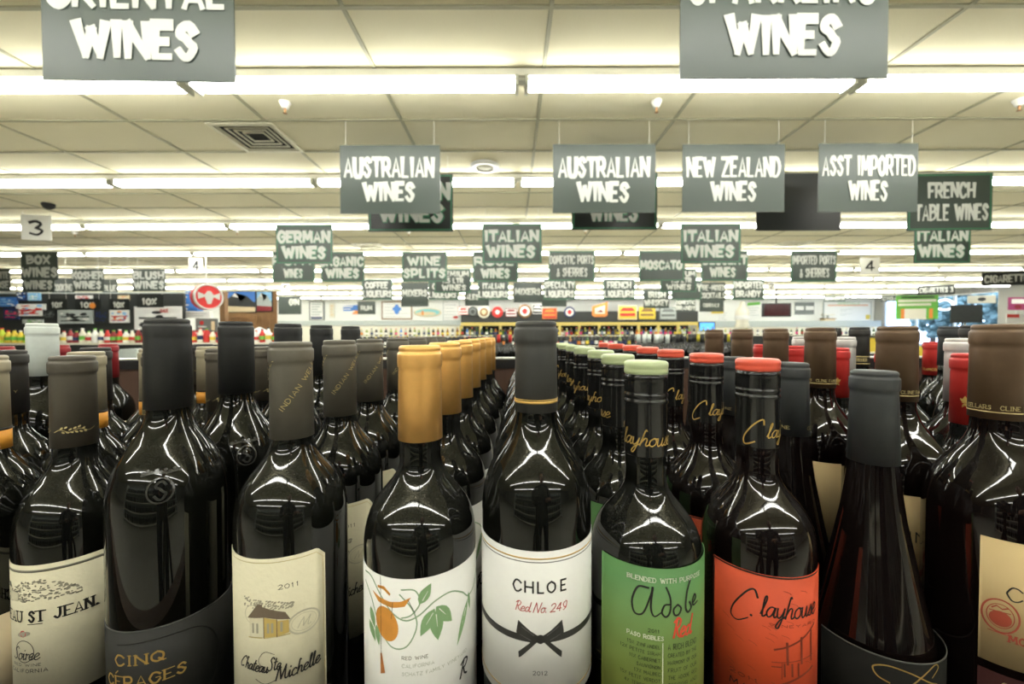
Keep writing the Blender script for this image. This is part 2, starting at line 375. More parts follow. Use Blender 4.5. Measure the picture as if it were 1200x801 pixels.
# ------------------------------------------------------------ hanging signs
m_sign = mat('sign_board', (.040, .058, .046), .38, var=.06, scale=4, spec=.6)
m_signd = mat('dark_sign_board', (.014, .017, .015), .4, var=.08, scale=4)
m_green = mat('sign_green_edge', (.045, .20, .10), .4); m_let = mat('sign_lettering', (.60, .62, .57), .5, var=.02)
m_wire = mat('sign_wire', (.75, .75, .68), .4)
def sign(box_px, Y, lines, label, edge=False, yaw=0, board=None, group='hanging aisle signs', outline=True, wid=.25, wires=True, cat='sign', lm=None, name='hanging_sign'):
    x0, y0, x1, y1 = box_px; a = at(x0, y0, Y); b = at(x1, y1, Y)
    w = b.x-a.x; h = a.z-b.z
    t = thing(name, label, cat, ((a.x+b.x)/2, Y, b.z), yaw, group)
    ob('board', box_me('board', board or m_sign, -w/2, 0, 0, w/2, .008, h), t)
    if edge:
        e = .014*w/.91; q = .012
        bm = bmesh.new()
        for (p0, r0, p1, r1) in ((-w/2+q, q, w/2-q, q+e), (-w/2+q, h-q-e, w/2-q, h-q), (-w/2+q, q+e, -w/2+q+e, h-q-e), (w/2-q-e, q+e, w/2-q, h-q-e)): box(bm, p0, -.003, r0, p1, 0, r1)
        ob('border', mk('border', bm, m_green), t)
    if lines:
        P = Print(); Q = Print()
        for (txt, fx0, fx1, fy0, fy1) in lines:
            X0, X1, Z0, Z1 = -w/2+fx0*w, -w/2+fx1*w, h*(1-fy1), h*(1-fy0)
            P.text(txt, X0, Z0, X1, Z1, wid=wid, taper=.55, jit=.02)
            if edge and outline: Q.text(txt, X0+.006, Z0-.008, X1+.006, Z1-.008, wid=wid+.1, taper=.45)
        if Q.P: ob('lettering_shadow', Q.mesh('lettering_shadow', m_green, flat(-.0008)), t)
        ob('lettering', P.mesh('lettering', lm or m_let, flat(-.0036)), t)
    if wires:
        for s in (-1, 1):
            bm = bmesh.new(); bmesh.ops.create_cone(bm, segments=5, radius1=.0025, radius2=.0025, depth=H-b.z-h, matrix=Matrix.Translation((s*w*.44, .004, h+(H-b.z-h)/2)))
            ob('wire', mk('wire', bm, m_wire), t)
    return t
L2 = lambda a, b, aw=.92, bw=.55: [(a, .5-aw/2, .5+aw/2, .16, .47), (b, .5-bw/2, .5+bw/2, .54, .84)]
sign((50, -56, 273, 94), 1.8, [('ORIENTAL', .05, .95, .20, .445), ('WINES', .185, .80, .545, .842)], 'large green-grey sign reading ORIENTAL WINES, cut by the top left edge', yaw=.03)
sign((798, -72, 1040, 91), 1.76, [('SPARKLING', .05, .93, .20, .475), ('WINES', .235, .755, .555, .845)], 'large green-grey sign reading SPARKLING WINES, cut by the top edge at right')
sign((398, 170, 516, 250), 3.6, [('AUSTRALIAN', .05, .93, .17, .49), ('WINES', .245, .735, .54, .83)], 'grey hanging sign reading AUSTRALIAN WINES, left one of the two')
sign((648, 169, 768, 249), 3.6, [('AUSTRALIAN', .06, .93, .18, .50), ('WINES', .25, .73, .55, .85)], 'grey hanging sign reading AUSTRALIAN WINES, right one of the two at centre')
sign((800, 169, 919, 248), 3.6, [('NEW ZEALAND', .05, .95, .18, .50), ('WINES', .29, .71, .55, .85)], 'grey hanging sign reading NEW ZEALAND WINES')
sign((960, 168, 1075, 248), 3.6, [('ASST IMPORTED', .04, .96, .17, .49), ('WINES', .31, .68, .54, .85)], 'grey hanging sign reading ASST IMPORTED WINES')
sign((431, 204, 531, 271), 4.3, [('ITALIAN', .10, .95, .16, .46), ('WINES', .14, .87, .52, .84)], 'black green-framed sign half hidden behind the left Australian wines sign', True, board=m_signd)
sign((670, 202, 770, 269), 4.3, [('CHILEAN', .10, .92, .16, .46), ('WINES', .22, .76, .52, .86)], 'black green-framed sign mostly hidden behind the right Australian wines sign', True, board=m_signd)
sign((887, 203, 985, 270), 4.3, [], 'blank black sign back hanging behind the New Zealand and imported wines signs', board=m_signd)
sign((1066, 203, 1160, 270), 4.4, [('FRENCH', .25, .78, .16, .44), ('TABLE WINES', .10, .94, .53, .84)], 'dark green-edged sign reading FRENCH TABLE WINES', True, yaw=-.04, outline=False)
IT = 'dark green-framed sign reading ITALIAN WINES '
for bx, lb in (((565, 262, 635, 308), IT+'near the centre of the hall'), ((798, 262, 868, 308), IT+'below the New Zealand wines sign'), ((1072, 261, 1137, 308), IT+'below the French table wines sign')):
    sign(bx, 6.1, [('ITALIAN', .05, .93, .17, .46), ('WINES', .09, .87, .55, .86)], lb, True)
sign((323, 263, 390, 309), 6.1, [('GERMAN', .05, .94, .17, .47), ('WINES', .13, .86, .56, .87)], 'dark green-framed sign reading GERMAN WINES', True)
sign((319, 295, 369, 330), 8.2, [('PORT', .02, .98, .14, .44), ('WINES', .28, .70, .56, .88)], 'dark green-framed wines sign half hidden below the German wines sign', True)
sign((376, 295, 427, 330), 8.2, [('ORGANIC', -.02, .97, .17, .48), ('WINES', .13, .86, .56, .88)], 'dark green-framed sign reading ORGANIC WINES', True)
sign((471, 295, 524, 330), 8.2, [('WINE', .14, .84, .16, .46), ('SPLITS', .05, .95, .56, .87)], 'dark green-framed sign reading WINE SPLITS', True)
sign((509, 315, 552, 343), 10.1, [('PREMIUM', .05, .93, .1, .32), ('1.5 LTR', .22, .78, .38, .6), ('WINES', .22, .85, .66, .9)], 'dark green-framed sign reading PREMIUM 1.5 LTR WINES behind wine splits', True, outline=False)
sign((554, 295, 607, 330), 8.2, [('ROSE', .05, .9, .17, .46), ('WINES', .2, .8, .56, .88)], 'dark green-framed wines sign half hidden behind the central Italian wines sign', True)
sign((424, 327, 460, 351), 12.4, [('COFFEE', .12, .84, .14, .45), ('LIQUEURS', .04, .96, .55, .88)], 'small dark sign reading COFFEE LIQUEURS', True, outline=False)
sign((470, 331, 502, 359), 12.7, [('MIXERS', .06, .94, .3, .58)], 'small dark sign reading MIXERS below wine splits', board=m_sign)
sign((502, 330, 537, 351), 12.6, [('CREAM', .15, .9, .1, .42), ('LIQUEURS', .03, .92, .55, .9)], 'small dark LIQUEURS sign half hidden beside the left mixers sign', True, outline=False)
sign((560, 329, 596, 351), 12.5, [('ITALIAN', .16, .84, .12, .44), ('LIQUEURS', .04, .96, .55, .88)], 'small dark sign reading ITALIAN LIQUEURS', True, outline=False)
sign((545, 339, 573, 358), 14.5, [('ALES', .05, .55, .3, .65)], 'small dark sign half hidden below the Italian liqueurs sign')
sign((643, 294, 697, 329), 8.2, [('DOMESTIC PORTS', .03, .97, .14, .45), ('& SHERRIES', .18, .83, .55, .87)], 'dark green-framed sign reading DOMESTIC PORTS & SHERRIES', True, outline=False)
sign((602, 331, 635, 354), 12.7, [('MIXERS', .06, .94, .3, .62)], 'small dark sign reading MIXERS right of Italian liqueurs')
sign((637, 327, 674, 351), 12.4, [('SPECIALTY', .03, .97, .12, .45), ('LIQUEURS', .05, .95, .55, .88)], 'small dark sign reading SPECIALTY LIQUEURS', True, outline=False)
sign((635, 345, 664, 359), 14.5, [], 'small blank dark sign below the specialty liqueurs sign')
sign((707, 327, 744, 351), 12.4, [('FRENCH', .14, .86, .12, .45), ('LIQUEURS', .04, .96, .55, .88)], 'small dark sign reading FRENCH LIQUEURS', True, outline=False)
sign((749, 294, 802, 329), 8.2, [('MOSCATO', .04, .93, .32, .62)], 'dark green-framed sign reading MOSCATO', True)
sign((774, 315, 816, 342), 10.1, [('PREMIUM', .1, .95, .1, .32), ('1.5 LTR', .3, .85, .38, .6), ('WINES', .18, .84, .66, .9)], 'dark green-framed sign reading PREMIUM 1.5 LTR WINES behind moscato', True, outline=False)
sign((787, 328, 822, 351), 12.5, [('BRANDY', .05, .98, .2, .6)], 'small dark green-edged sign mostly hidden below the right premium wines sign', True, outline=False)
sign((754, 339, 784, 361), 14.4, [('IRISH', .2, .84, .12, .45), ('WHISKEY', .05, .95, .53, .88)], 'small dark sign reading IRISH WHISKEY')
sign((792, 350, 815, 365), 16.5, [('DOMESTIC', .03, .97, .14, .45), ('BRANDY', .03, .97, .55, .88)], 'tiny dark sign right of the Irish whiskey sign')
sign((822, 294, 876, 329), 8.2, [('DESSERT', .05, .97, .14, .46), ('WINES', .2, .72, .54, .88)], 'dark green-framed wines sign half hidden behind the right Italian wines sign', True)
sign((820, 331, 850, 352), 12.7, [('PRE-MIXED', .03, .97, .12, .45), ('COCKTAILS', .03, .97, .55, .88)], 'small dark sign reading PRE-MIXED COCKTAILS')
sign((820, 352, 848, 365), 14.6, [('CORDIALS', .15, .8, .25, .6)], 'small dark sign hanging below the pre-mixed cocktails sign')
sign((859, 327, 895, 351), 12.4, [('IMPORTED', .03, .97, .12, .46), ('BRANDY', .11, .88, .55, .88)], 'small dark sign reading IMPORTED BRANDY', True, outline=False)
sign((927, 294, 980, 330), 8.2, [('IMPORTED PORTS', .03, .97, .14, .45), ('& SHERRIES', .2, .83, .55, .87)], 'dark green-framed sign reading IMPORTED PORTS & SHERRIES', True, outline=False)
sign((419, 353, 440, 368), 17.0, [('RUM', .2, .8, .35, .7)], 'small dark sign reading RUM before the white back wall')
sign((326, 347, 353, 368), 16.5, [('GIN', .5, .9, .15, .5)], 'small dark sign at the left end of the white back wall')
# left side signs
sign((-18, 315, 12, 341), 10.3, [('WHITE', .3, .95, .12, .45), ('ROSE', .3, .95, .54, .88)], 'dark sign cut by the left edge of the picture')
sign((24, 295, 68, 328), 8.6, [('BOX', .18, .78, .13, .44), ('WINES', .04, .97, .56, .9)], 'dark hanging sign reading BOX WINES')
sign((26, 327, 64, 342), 10.5, [('WINES', .08, .92, .1, .8)], 'dark WINES sign low behind the box wines sign')
sign((60, 326, 87, 344), 12.7, [('COOKING', .1, .92, .35, .85)], 'small dark sign between the box wines and kosher wines signs')
sign((84, 315, 122, 341), 10.3, [('KOSHER', .03, .97, .12, .46), ('WINES', .08, .9, .55, .9)], 'dark hanging sign reading KOSHER WINES')
sign((120, 327, 138, 350), 12.7, [('BLUE', .1, .9, .3, .62)], 'small dark sign right of the kosher wines sign')
sign((155, 315, 194, 341), 10.3, [('BLUSH', .05, .95, .12, .45), ('WINES', .05, .95, .55, .9)], 'dark hanging sign reading BLUSH WINES')
for bx, lb in (((56, 350, 79, 363), 'dark 10% price sign left of the orange dotted one'), ((88, 350, 118, 363), 'dark 10% price sign with an orange dot'),
               ((128, 350, 152, 363), 'dark 10% price sign right of the orange dotted one'), ((160, 345, 192, 360), 'dark 10% price sign below the blush wines sign')):
    s_ = sign(bx, 9.3, [('10%', .22, .72, .3, .8)], lb, group='ten percent price signs', board=m_signd)
    if bx[0] == 88:
        p0 = at(109, 358, 9.3); s_2 = ob('orange_dot', lathe_me('orange_dot', mat('orange_dot', (.85, .30, .05), .5), [(.07, 0), (.07, .006)], 20), s_); s_2.location = (p0.x-s_.location.x, -.01, p0.z-s_.location.z); s_2.rotation_euler = (PI/2, 0, 0)
# white number signs
m_num = mat('number_sign_white', (.82, .82, .76), .5, var=.03); m_black = mat('black_print', (.012, .012, .011), .5)
for bx, Y, n, yaw, lb in (((28, 252, 57, 281), 6.2, '3', .25, 'white square sign with the number 3, nearest of the number signs'), ((222, 302, 237, 320), 9.4, '4', .2, 'white square sign with the number 4 at left'),
                          ((330, 332, 339, 343), 14, '5', .2, 'tiny white number sign below the half hidden wines sign'), ((1010, 302, 1029, 321), 9, '4', -.25, 'white hanging lane sign with a dark figure right of imported ports'),
                          ((900, 330, 908, 340), 15, '2', 0, 'tiny white number sign right of the imported brandy sign')):
    sign(bx, Y, [(n, .3, .7, .2, .82)], lb, board=m_num, lm=m_black, yaw=yaw, group='white number signs', wid=.16, cat='number sign', name='number_sign')
# slanted cigarette signs over the right side
for bx, Y, yaw, txt, lb in (((1160, 318, 1204, 334), 11, -.45, 'CIGARETTES', 'slanted dark sign reading CIGARETTES at the right edge'), ((1081, 334, 1113, 345), 14, -.45, 'CIGARETTES 3', 'slanted dark CIGARETTES sign above the window'),
                            ((968, 346, 988, 353), 18, -.4, 'SNACKS', 'small slanted grey sign left of the window'), ((1036, 346, 1060, 353), 17.2, -.4, 'CIGARS', 'small slanted sign at the left end of the window')):
    sign(bx, Y, [(txt, .06, .94, .22, .8)], lb, board=m_signd if bx[0] > 1070 else m_sign, yaw=yaw, group='slanted signs at the right')

# ------------------------------------------------------------ wine bottles
BASE = .902
SHOULDER = [(0, 0), (.06, .03), (.14, .10), (.22, .21), (.30, .36), (.40, .55), (.50, .71), (.60, .83), (.70, .91), (.80, .96), (.90, .99), (1, 1)]
def glass_prof(Hb, r, ns, fs, rn=.0139, top=.03):
    p = [(r-.006, 0), (r-.0015, .002), (r, .007), (r, Hb-fs-.001)]
    p += [(rn+(r-rn)*b, Hb-ns-(fs-ns)*a) for a, b in SHOULDER[::-1]]
    p += [(rn-.0002, Hb-ns+.006), (rn-.0004, Hb-top)]
    return p
def burg_prof(Hb, r, top=.03):
    d = [(.245, 1), (.225, .985), (.205, .94), (.185, .84), (.166, .745), (.147, .655), (.129, .575), (.11, .49), (.09, .425), (.075, .385), (.06, .36)]
    return [(r-.006, 0), (r-.0015, .002), (r, .007)]+[(r*b, Hb-a) for a, b in d]+[(.0135, Hb-top)]
def capsule_prof(Hb, L, rb=.0145, rt=.0139):
    return [(rb-.0008, Hb-L), (rb, Hb-L), (rt+.0002, Hb-.018), (rt, Hb-.0152), (.0148, Hb-.0142), (.0150, Hb-.0125), (.0150, Hb-.0065), (.0147, Hb-.0052),
            (.0139, Hb-.0046), (.0138, Hb-.0036), (.0141, Hb-.0028), (.0138, Hb-.0012), (.0128, Hb-.0002), (.006, Hb)]
def foil(name, col, rough=.45, metal=.25): return mat(name, col, rough, metal, var=.10, scale=160, bump=.06)
FT = foil('taupe_foil', (.092, .080, .060)); FT2 = foil('grey_taupe_foil', (.125, .115, .09)); FK = foil('black_foil', (.022, .023, .022), .5, .1); FG = foil('gold_foil', (.86, .48, .14), .36, .5)
FC = foil('charcoal_foil', (.055, .056, .052), .55, .1); FC2 = foil('slate_foil', (.042, .046, .046), .5, .1); FB = foil('bronze_foil', (.135, .085, .048), .42, .4)
FBG = foil('beige_foil', (.36, .32, .22)); FW = foil('white_foil', (.68, .74, .70), .35, 0); FR = foil('crimson_foil', (.30, .022, .028), .4, .2); FR2 = foil('scarlet_foil', (.50, .03, .025), .4, .2)
FS = foil('silver_foil', (.62, .60, .58), .38, .4); FK2 = foil('soft_black_foil', (.030, .028, .025), .5, .1)
PG = mat('gold_print', (.66, .43, .12), .4, .5); PGB = mat('pale_gold_print', (.55, .45, .20), .4, .4)
PB = mat('label_black_ink', (.016, .015, .013), .5); PR = mat('label_red_ink', (.52, .05, .05), .5)
def label_patch(r, s0, s1, z0, z1, m, name='label', ztop=None, n=40, e=.00025):
    bm = bmesh.new(); rows = []
    for i in range(n+1):
        s = s0+(s1-s0)*i/n; a = s/r; zt = ztop(s) if ztop else z1
        q = []
        for rr, z in ((r-.0002, z0), (r+e, z0), (r+e, zt), (r-.0002, zt)): q.append(bm.verts.new((rr*math.sin(a), -rr*math.cos(a), z)))
        rows.append(q)
    for a, b in zip(rows, rows[1:]):
        for k in range(3): f = bm.faces.new((a[k], b[k], b[k+1], a[k+1])); f.smooth = (k == 1)
    bm.faces.new(rows[0][::-1]); bm.faces.new(rows[-1])
    return mk(name, bm, m)
def ring_me(name, m, r, z0, z1, seg=40):
    bm = bmesh.new(); lathe(bm, [(r-.0006, z0), (r, z0), (r, z1), (r-.0006, z1)], seg, cap0=False, cap1=False); return mk(name, bm, m)
paper = mat('cream_label_paper', (.66, .62, .44), .7, var=.04, scale=300, bump=.1); paperw = mat('white_label_paper', (.80, .80, .76), .65, var=.02, scale=300)
paperk = mat('black_label_paper', (.016, .016, .013), .6, var=.06, spec=.35); papert = mat('tan_label_paper', (.60, .45, .22), .7, var=.08, scale=20)
paperb = mat('beige_label_paper', (.66, .55, .36), .7)
T = {}
mm = .001
def reg(k, **d): T[k] = d
FULL = .0372*PI
# --- chateau label bottle with taupe capsule
r, Hb = .0365, .3002
P = Print().text('CHATEAU ST JEAN.', -.074, .0965, .0105, .1045, wid=.19, mode='caps', serif=True, contrast=.4, mi=0)
P.ribbon([(-.030, .0945), (-.0205, .0945)], .0006)
Q = Print()
for k in range(240):
    u = -.053+.055*R.random(); hmax = .017*(1-abs((u+.025)/.03)**2); Q.ellipse(u, .112+max(.0, hmax)*R.random(), .0005+.0010*R.random(), .0004+.0004*R.random(), mi=R.choice((1, 1, 2)), n=7)
for u0, u1, z0, z1 in ((-.052, -.046, .112, .122), (-.046, -.038, .112, .119)): Q.poly([(u0, z0), (u1, z0), (u1, z1), (u0, z1)], 3)
Q.poly([(-.053, .122), (-.045, .122), (-.047, .126), (-.051, .126)], 2)
Q.ellipse(-.034, .0865, .0055, .002, 1, rot=.2); Q.ellipse(-.0345, .0868, .0026, .0026, 4)
P2 = Print().text('Soiree', -.045, .0665, -.023, .0765, wid=.07, mode='script').text('RED WINE', -.045, .0615, -.022, .0635, wid=.13).text('CALIFORNIA', -.048, .0565, -.018, .0592, wid=.13)
P2.ring(-.034, .073, .0075, .0085, .0005)
P2.P += P.P
grey1 = mat('engraving_light_ink', (.36, .34, .25), .7); grey2 = mat('engraving_dark_ink', (.20, .19, .14), .7)
br = Print()
for k in range(3):
    o_ = k*.0295-.0295
    br.ribbon([(o_+u*.001, .2385+.0012*math.sin(u*.55)) for u in range(-13, 14)], .0005)
    for u in range(-6, 6, 2): br.ellipse(o_+u*.0013, .2405+.001*math.sin(u), .0012, .0007, rot=.7); br.ellipse(o_+u*.0013+.001, .2372, .0011, .0007, rot=-.6)
reg('chateau', H=Hb, r=r, glass=lathe_me('glass', GL, glass_prof(Hb, r, .083, .148), 64), caps=lathe_me('capsule', FT, capsule_prof(Hb, .076, .0146), 40),
    extra=[('capsule_branch_print', br.mesh('capsule_branch_print', PGB, cyl(.0147)), 'gold leafy branch printed round the capsule')],
    label=[('label', label_patch(r, -.075, .022, .034, .140, paper), None), ('label_edge_line', label_patch(r+.0001, -.075, .022, .1345, .1365, grey2), None),
           ('lettering', P2.mesh('lettering', PB, cyl(r+.0004)), None), ('illustration', Q.mesh('illustration', [PB, grey1, grey2, paper, PR], cyl(r+.00035)), None)])
# --- tall black capsule bottle with black label
r, Hb = .0385, .3305
P = Print().text('CINQ', -.0370, .0845, -.006, .0915, wid=.19, serif=True, contrast=.45).text('CEPAGES', -.0455, .0695, .0065, .0765, wid=.19, serif=True, contrast=.45)
P.ribbon([(-.037, .0785), (-.035, .0805)], .0008)
K = Print().ribbon(smooth([(-.035, .099), (-.01, .1005), (.012, .0985), (.024, .088), (.0285, .07), (.024, .05), (.01, .04)], 8), .0008)
E_ = Print()
E_.ring(0, 0, .0075, .0085, .0012); E_.text('S', -.003, -.006, .004, .006, wid=.14); E_.ribbon(smooth([(-.012, .011), (-.004, .0125), (.004, .0115), (.012, .0125)], 4), .0016)
for k in range(9): E_.ellipse(-.011+k*.0028, .0125+.0012*(k % 2), .0014, .001)
def shoulder_fn(Hb, r, ns, fs, zc, uc=0):
    def rad(z):
        d = ((Hb-ns)-z)/(fs-ns); d = min(1, max(0, d))
        for (a0, b0), (a1, b1) in zip(SHOULDER, SHOULDER[1:]):
            if d <= a1: return .0139+(r-.0139)*(b0+(b1-b0)*(d-a0)/(a1-a0+1e-9))
        return r
    def fn(u, v, k=0):
        z = zc+v; q = rad(z)+.0007+k*1e-6; a = (u+uc)/.036; return Vector((q*math.sin(a), -q*math.cos(a), z))
    fn.curved = .002; return fn
gl_em = glass_mat('embossed_glass', (.03, .03, .026), .3, .12)
reg('cinq', H=Hb, r=r, glass=lathe_me('glass', GL, glass_prof(Hb, r, .072, .148), 64), caps=lathe_me('capsule', FK, capsule_prof(Hb, .070, .0152, .0146), 40),
    extra=[('embossed_monogram', E_.mesh('embossed_monogram', gl_em, shoulder_fn(Hb, r, .072, .148, .206, -.006)), 'raised glass monogram on the shoulder')],
    label=[('label', label_patch(r, -FULL*.98, FULL*.98, .02, .1085, paperk, n=64), None), ('label_edge_line', label_patch(r+.0001, -FULL*.98, FULL*.98, .108, .1087, mat('label_edge_grey', (.10, .10, .09), .5), n=64), None),
           ('lettering', P.mesh('lettering', PG, cyl(r+.0004)), None), ('scroll_line', K.mesh('scroll_line', PB, cyl(r+.0004)), None)])
# --- chateau house label bottle, slanting gold words on the capsule
r, Hb = .0372, .3125
P = Print().text('2011', -.0094, .1520, .0026, .1548, wid=.12).text('Chateau', -.037, .1005, -.0165, .1085, wid=.10, mode='script', rot=-.12).text('Ste', -.0165, .0995, -.0085, .108, wid=.09, mode='script').text('Michelle', -.0115, .0925, .0150, .1015, wid=.10, mode='script', rot=.07)
P.ribbon(smooth([(-.017, .0985), (-.022, .106), (-.018, .112), (-.012, .110)], 5), .0003).ribbon(smooth([(-.0115, .093), (-.018, .091), (-.024, .094)], 5), .0004)
Q = Print()
for k in range(120):
    t = R.random(); Q.ellipse(-.0325+.032*t, .1405+.0075*R.random()*(1-.5*t)-.002*t, .0008, .0005, mi=1, n=6, rot=.5)
Q.poly([(-.0285, .1215), (-.0185, .1205), (-.0185, .1345), (-.0285, .1335)], 2); Q.poly([(-.0185, .1205), (-.0105, .1215), (-.0105, .1325), (-.0185, .1345)], 3); Q.poly([(-.0105, .1215), (-.0035, .1225), (-.0035, .131), (-.0105, .1315)], 3)
Q.poly([(-.0300, .1335), (-.0180, .1345), (-.0195, .143), (-.0225, .143)], 4); Q.poly([(-.0180, .1345), (-.0025, .131), (-.0055, .1365), (-.0195, .1415)], 4)
for u in (-.0265, -.0235, -.0165, -.0140, -.0085): Q.poly([(u, .124), (u+.0014, .124), (u+.0014, .1305), (u, .1305)], 1)
for u in (-.0185, -.0105): Q.ribbon([(u, .121), (u, .1345)], .0005, mi=4)
Q.ribbon([(-.029, .121), (-.003, .1215)], .0007, mi=5)
S_ = Print().ring(.0055, .1265, .0095, .0075, .0011).ring(.0055, .1265, .0075, .0057, .0003).text('M', .0015, .1235, .0095, .1295, wid=.08, mode='script').ring(-.026, .136, .006, .006, .0004)
B_ = Print().ribbon([(-.047, .1700), (.0135, .1700), (.0180, .1655), (.0185, .06)], .0004)
def cut(s): return .1725 if s < .0145 else .1725-(s-.0145)*1.15
sl = Print()
for k in range(3): sl.text('INDIAN WELLS', -.006+k*.0296, .2635, .040+k*.0296, .2668, wid=.15, rot=.93)
reg('indian', H=Hb, r=r, glass=lathe_me('glass', GL, glass_prof(Hb, r, .072, .128), 64), caps=lathe_me('capsule', FT2, capsule_prof(Hb, .069, .0146), 40),
    extra=[('capsule_lettering', sl.mesh('capsule_lettering', PGB, cyl(.0147)), 'small gold words slanting up the capsule')],
    label=[('label', label_patch(r, -.062, .0195, .055, .1725, paper, ztop=cut), None), ('label_border', B_.mesh('label_border', PGB, cyl(r+.0004)), None),
           ('lettering', P.mesh('lettering', PB, cyl(r+.0005)), None),
           ('illustration', Q.mesh('illustration', [PB, grey1, paper, mat('house_yellow_ink', (.55, .40, .12), .7), mat('house_roof_ink', (.16, .12, .08), .7), PGB], cyl(r+.00045)), None),
           ('seal', S_.mesh('seal', mat('faint_seal_ink', (.52, .49, .36), .7), cyl(r+.0004)), None)])
# --- gold capsule bottle, white label with orange fruit and green vine
r, Hb = .0372, .3103
LG = mat('label_leaf_green', (.25, .42, .20), .6); LG2 = mat('label_vine_green', (.30, .43, .27), .6); LO = mat('label_orange', (.68, .29, .045), .6, var=.2, scale=120); LO2 = mat('label_dark_orange', (.50, .19, .05), .6); LGR = mat('label_pale_grey_ink', (.42, .44, .36), .6)
Q = Print()
def vine(pts, w, mi=1): Q.ribbon(smooth(pts, 8), w, mi=mi)
vine([(-.043, .1690), (-.035, .1690), (-.026, .1600), (-.018, .1515), (-.010, .1475), (-.002, .1500), (.008, .1570), (.018, .1590), (.027, .1545), (.033, .149), (.040, .150), (.048, .158)], .0009)
vine([(-.043, .163), (-.035, .156), (-.028, .142), (-.019, .131), (-.009, .132), (-.003, .144), (-.006, .155), (-.013, .163)], .0008)
vine([(-.012, .166), (-.004, .1655), (-.001, .158), (-.006, .151), (-.012, .149)], .0008)
Q.ribbon([(-.0262, .172), (-.0262, .118)], .0003, mi=4); Q.ribbon([(-.0175, .158), (-.0185, .148)], .0003, mi=4); Q.ribbon([(-.008, .160), (-.004, .152)], .0003, mi=4)
Q.ellipse(-.0222, .1440, .0078, .0105, 2, rot=.35, n=28)
Q.poly([(-.0335, .1610), (-.028, .1560), (-.018, .1545), (-.010, .1560), (-.0062, .1615), (-.0125, .1588), (-.0195, .1580), (-.027, .1590)], 2)
Q.poly([(-.0285, .1660), (-.0235, .1665), (-.0190, .1630), (-.0195, .1615), (-.0240, .1645), (-.0285, .1645)], 2)
Q.poly([(-.0268, .1250), (-.0256, .1250), (-.0233, .1135), (-.0268, .1120)], 3)
for a in ((-.0015, .157, .0055, .1685, .0060/.0135*1.1), (.0075, .1525, -.001, .1375, .46), (.0082, .1505, .0095, .1325, .46), (.0085, .1535, .0188, .1405, .50), (.0325, .1470, .0225, .1225, .16), (.0335, .151, .0352, .139, .22), (-.036, .150, -.0315, .138, .4), (-.0375, .141, -.031, .130, .4), (-.030, .141, -.028, .129, .35)): Q.leaf(*a, 0)
for a, b in (((.0005, .159), (.0035, .164)), ((.0065, .150), (.0025, .144)), ((.0085, .1485), (.0092, .141)), ((.0105, .1515), (.0145, .1465)), ((.0305, .1425), (.027, .134))): Q.ribbon([a, b], .0006, .0002, mi=5)
P = Print().text('RED WINE', -.0120, .1238, .0035, .1258, wid=.14)
P3 = Print().text('CALIFORNIA', -.0120, .1190, .0070, .1210, wid=.12).text('SCHATZ FAMILY VINEYARD', -.0120, .1142, .0310, .1162, wid=.12)
P4 = Print().text('R', .024, .100, .031, .1105, wid=.12, mode='script')
reg('orange', H=Hb, r=r, glass=lathe_me('glass', GL, glass_prof(Hb, r, .078, .130), 64), caps=lathe_me('capsule', FG, capsule_prof(Hb, .063, .0149, .0141), 40), extra=[],
    label=[('label', label_patch(r, -FULL*.97, FULL*.97, .05, .1722, paperw, n=64), None), ('illustration', Q.mesh('illustration', [LG, LG2, LO, LO2, PB, paperw], cyl(r+.0004)), None),
           ('lettering', P.mesh('lettering', grey2, cyl(r+.0005)), None), ('pale_lettering', P3.mesh('pale_lettering', LGR, cyl(r+.0005)), None), ('large_lettering', P4.mesh('large_lettering', PB, cyl(r+.0005)), None)])
# --- charcoal capsule with a gold band, white label with black bow
r, Hb = .0372, .3264
P = Print()
for ch, u in zip('CHLOE', (-.0140, -.0067, .0010, .0068, .0153)): P.text(ch, u, .1633, u+(.0036 if ch in 'LE' else .0048), .1698, wid=.17)
P.text('2012', -.0020, .1135, .0066, .1158, wid=.12)
P2 = Print().text('Red No. 249', -.0132, .1515, .0195, .1575, wid=.075, mode='script')
Kb = Print().ribbon([(u*.001, .1352) for u in range(-112, 113, 3)], .0042, cap=False)
for s in (-1, 1):
    c = .0025
    Kb.poly([(c, .1365), (c+s*.006, .1400), (c+s*.0135, .1455), (c+s*.0148, .1380), (c+s*.0125, .1335), (c+s*.006, .1330), (c, .1340)][::s])
    Kb.poly([(c, .136), (c+s*.0045, .1345), (c+s*.0135, .1262), (c+s*.0132, .1225), (c+s*.0118, .1235), (c+s*.0020, .1335)][::s])
Kb.ellipse(.0025, .1352, .0025, .0028)
Kh = Print()
for s in (-1, 1): Kh.ribbon([(.0025+s*.004, .1375), (.0025+s*.0115, .1420)], .0006, .0003); Kh.ribbon([(.0025+s*.006, .1345), (.0025+s*.0125, .1370)], .0005, .0002)
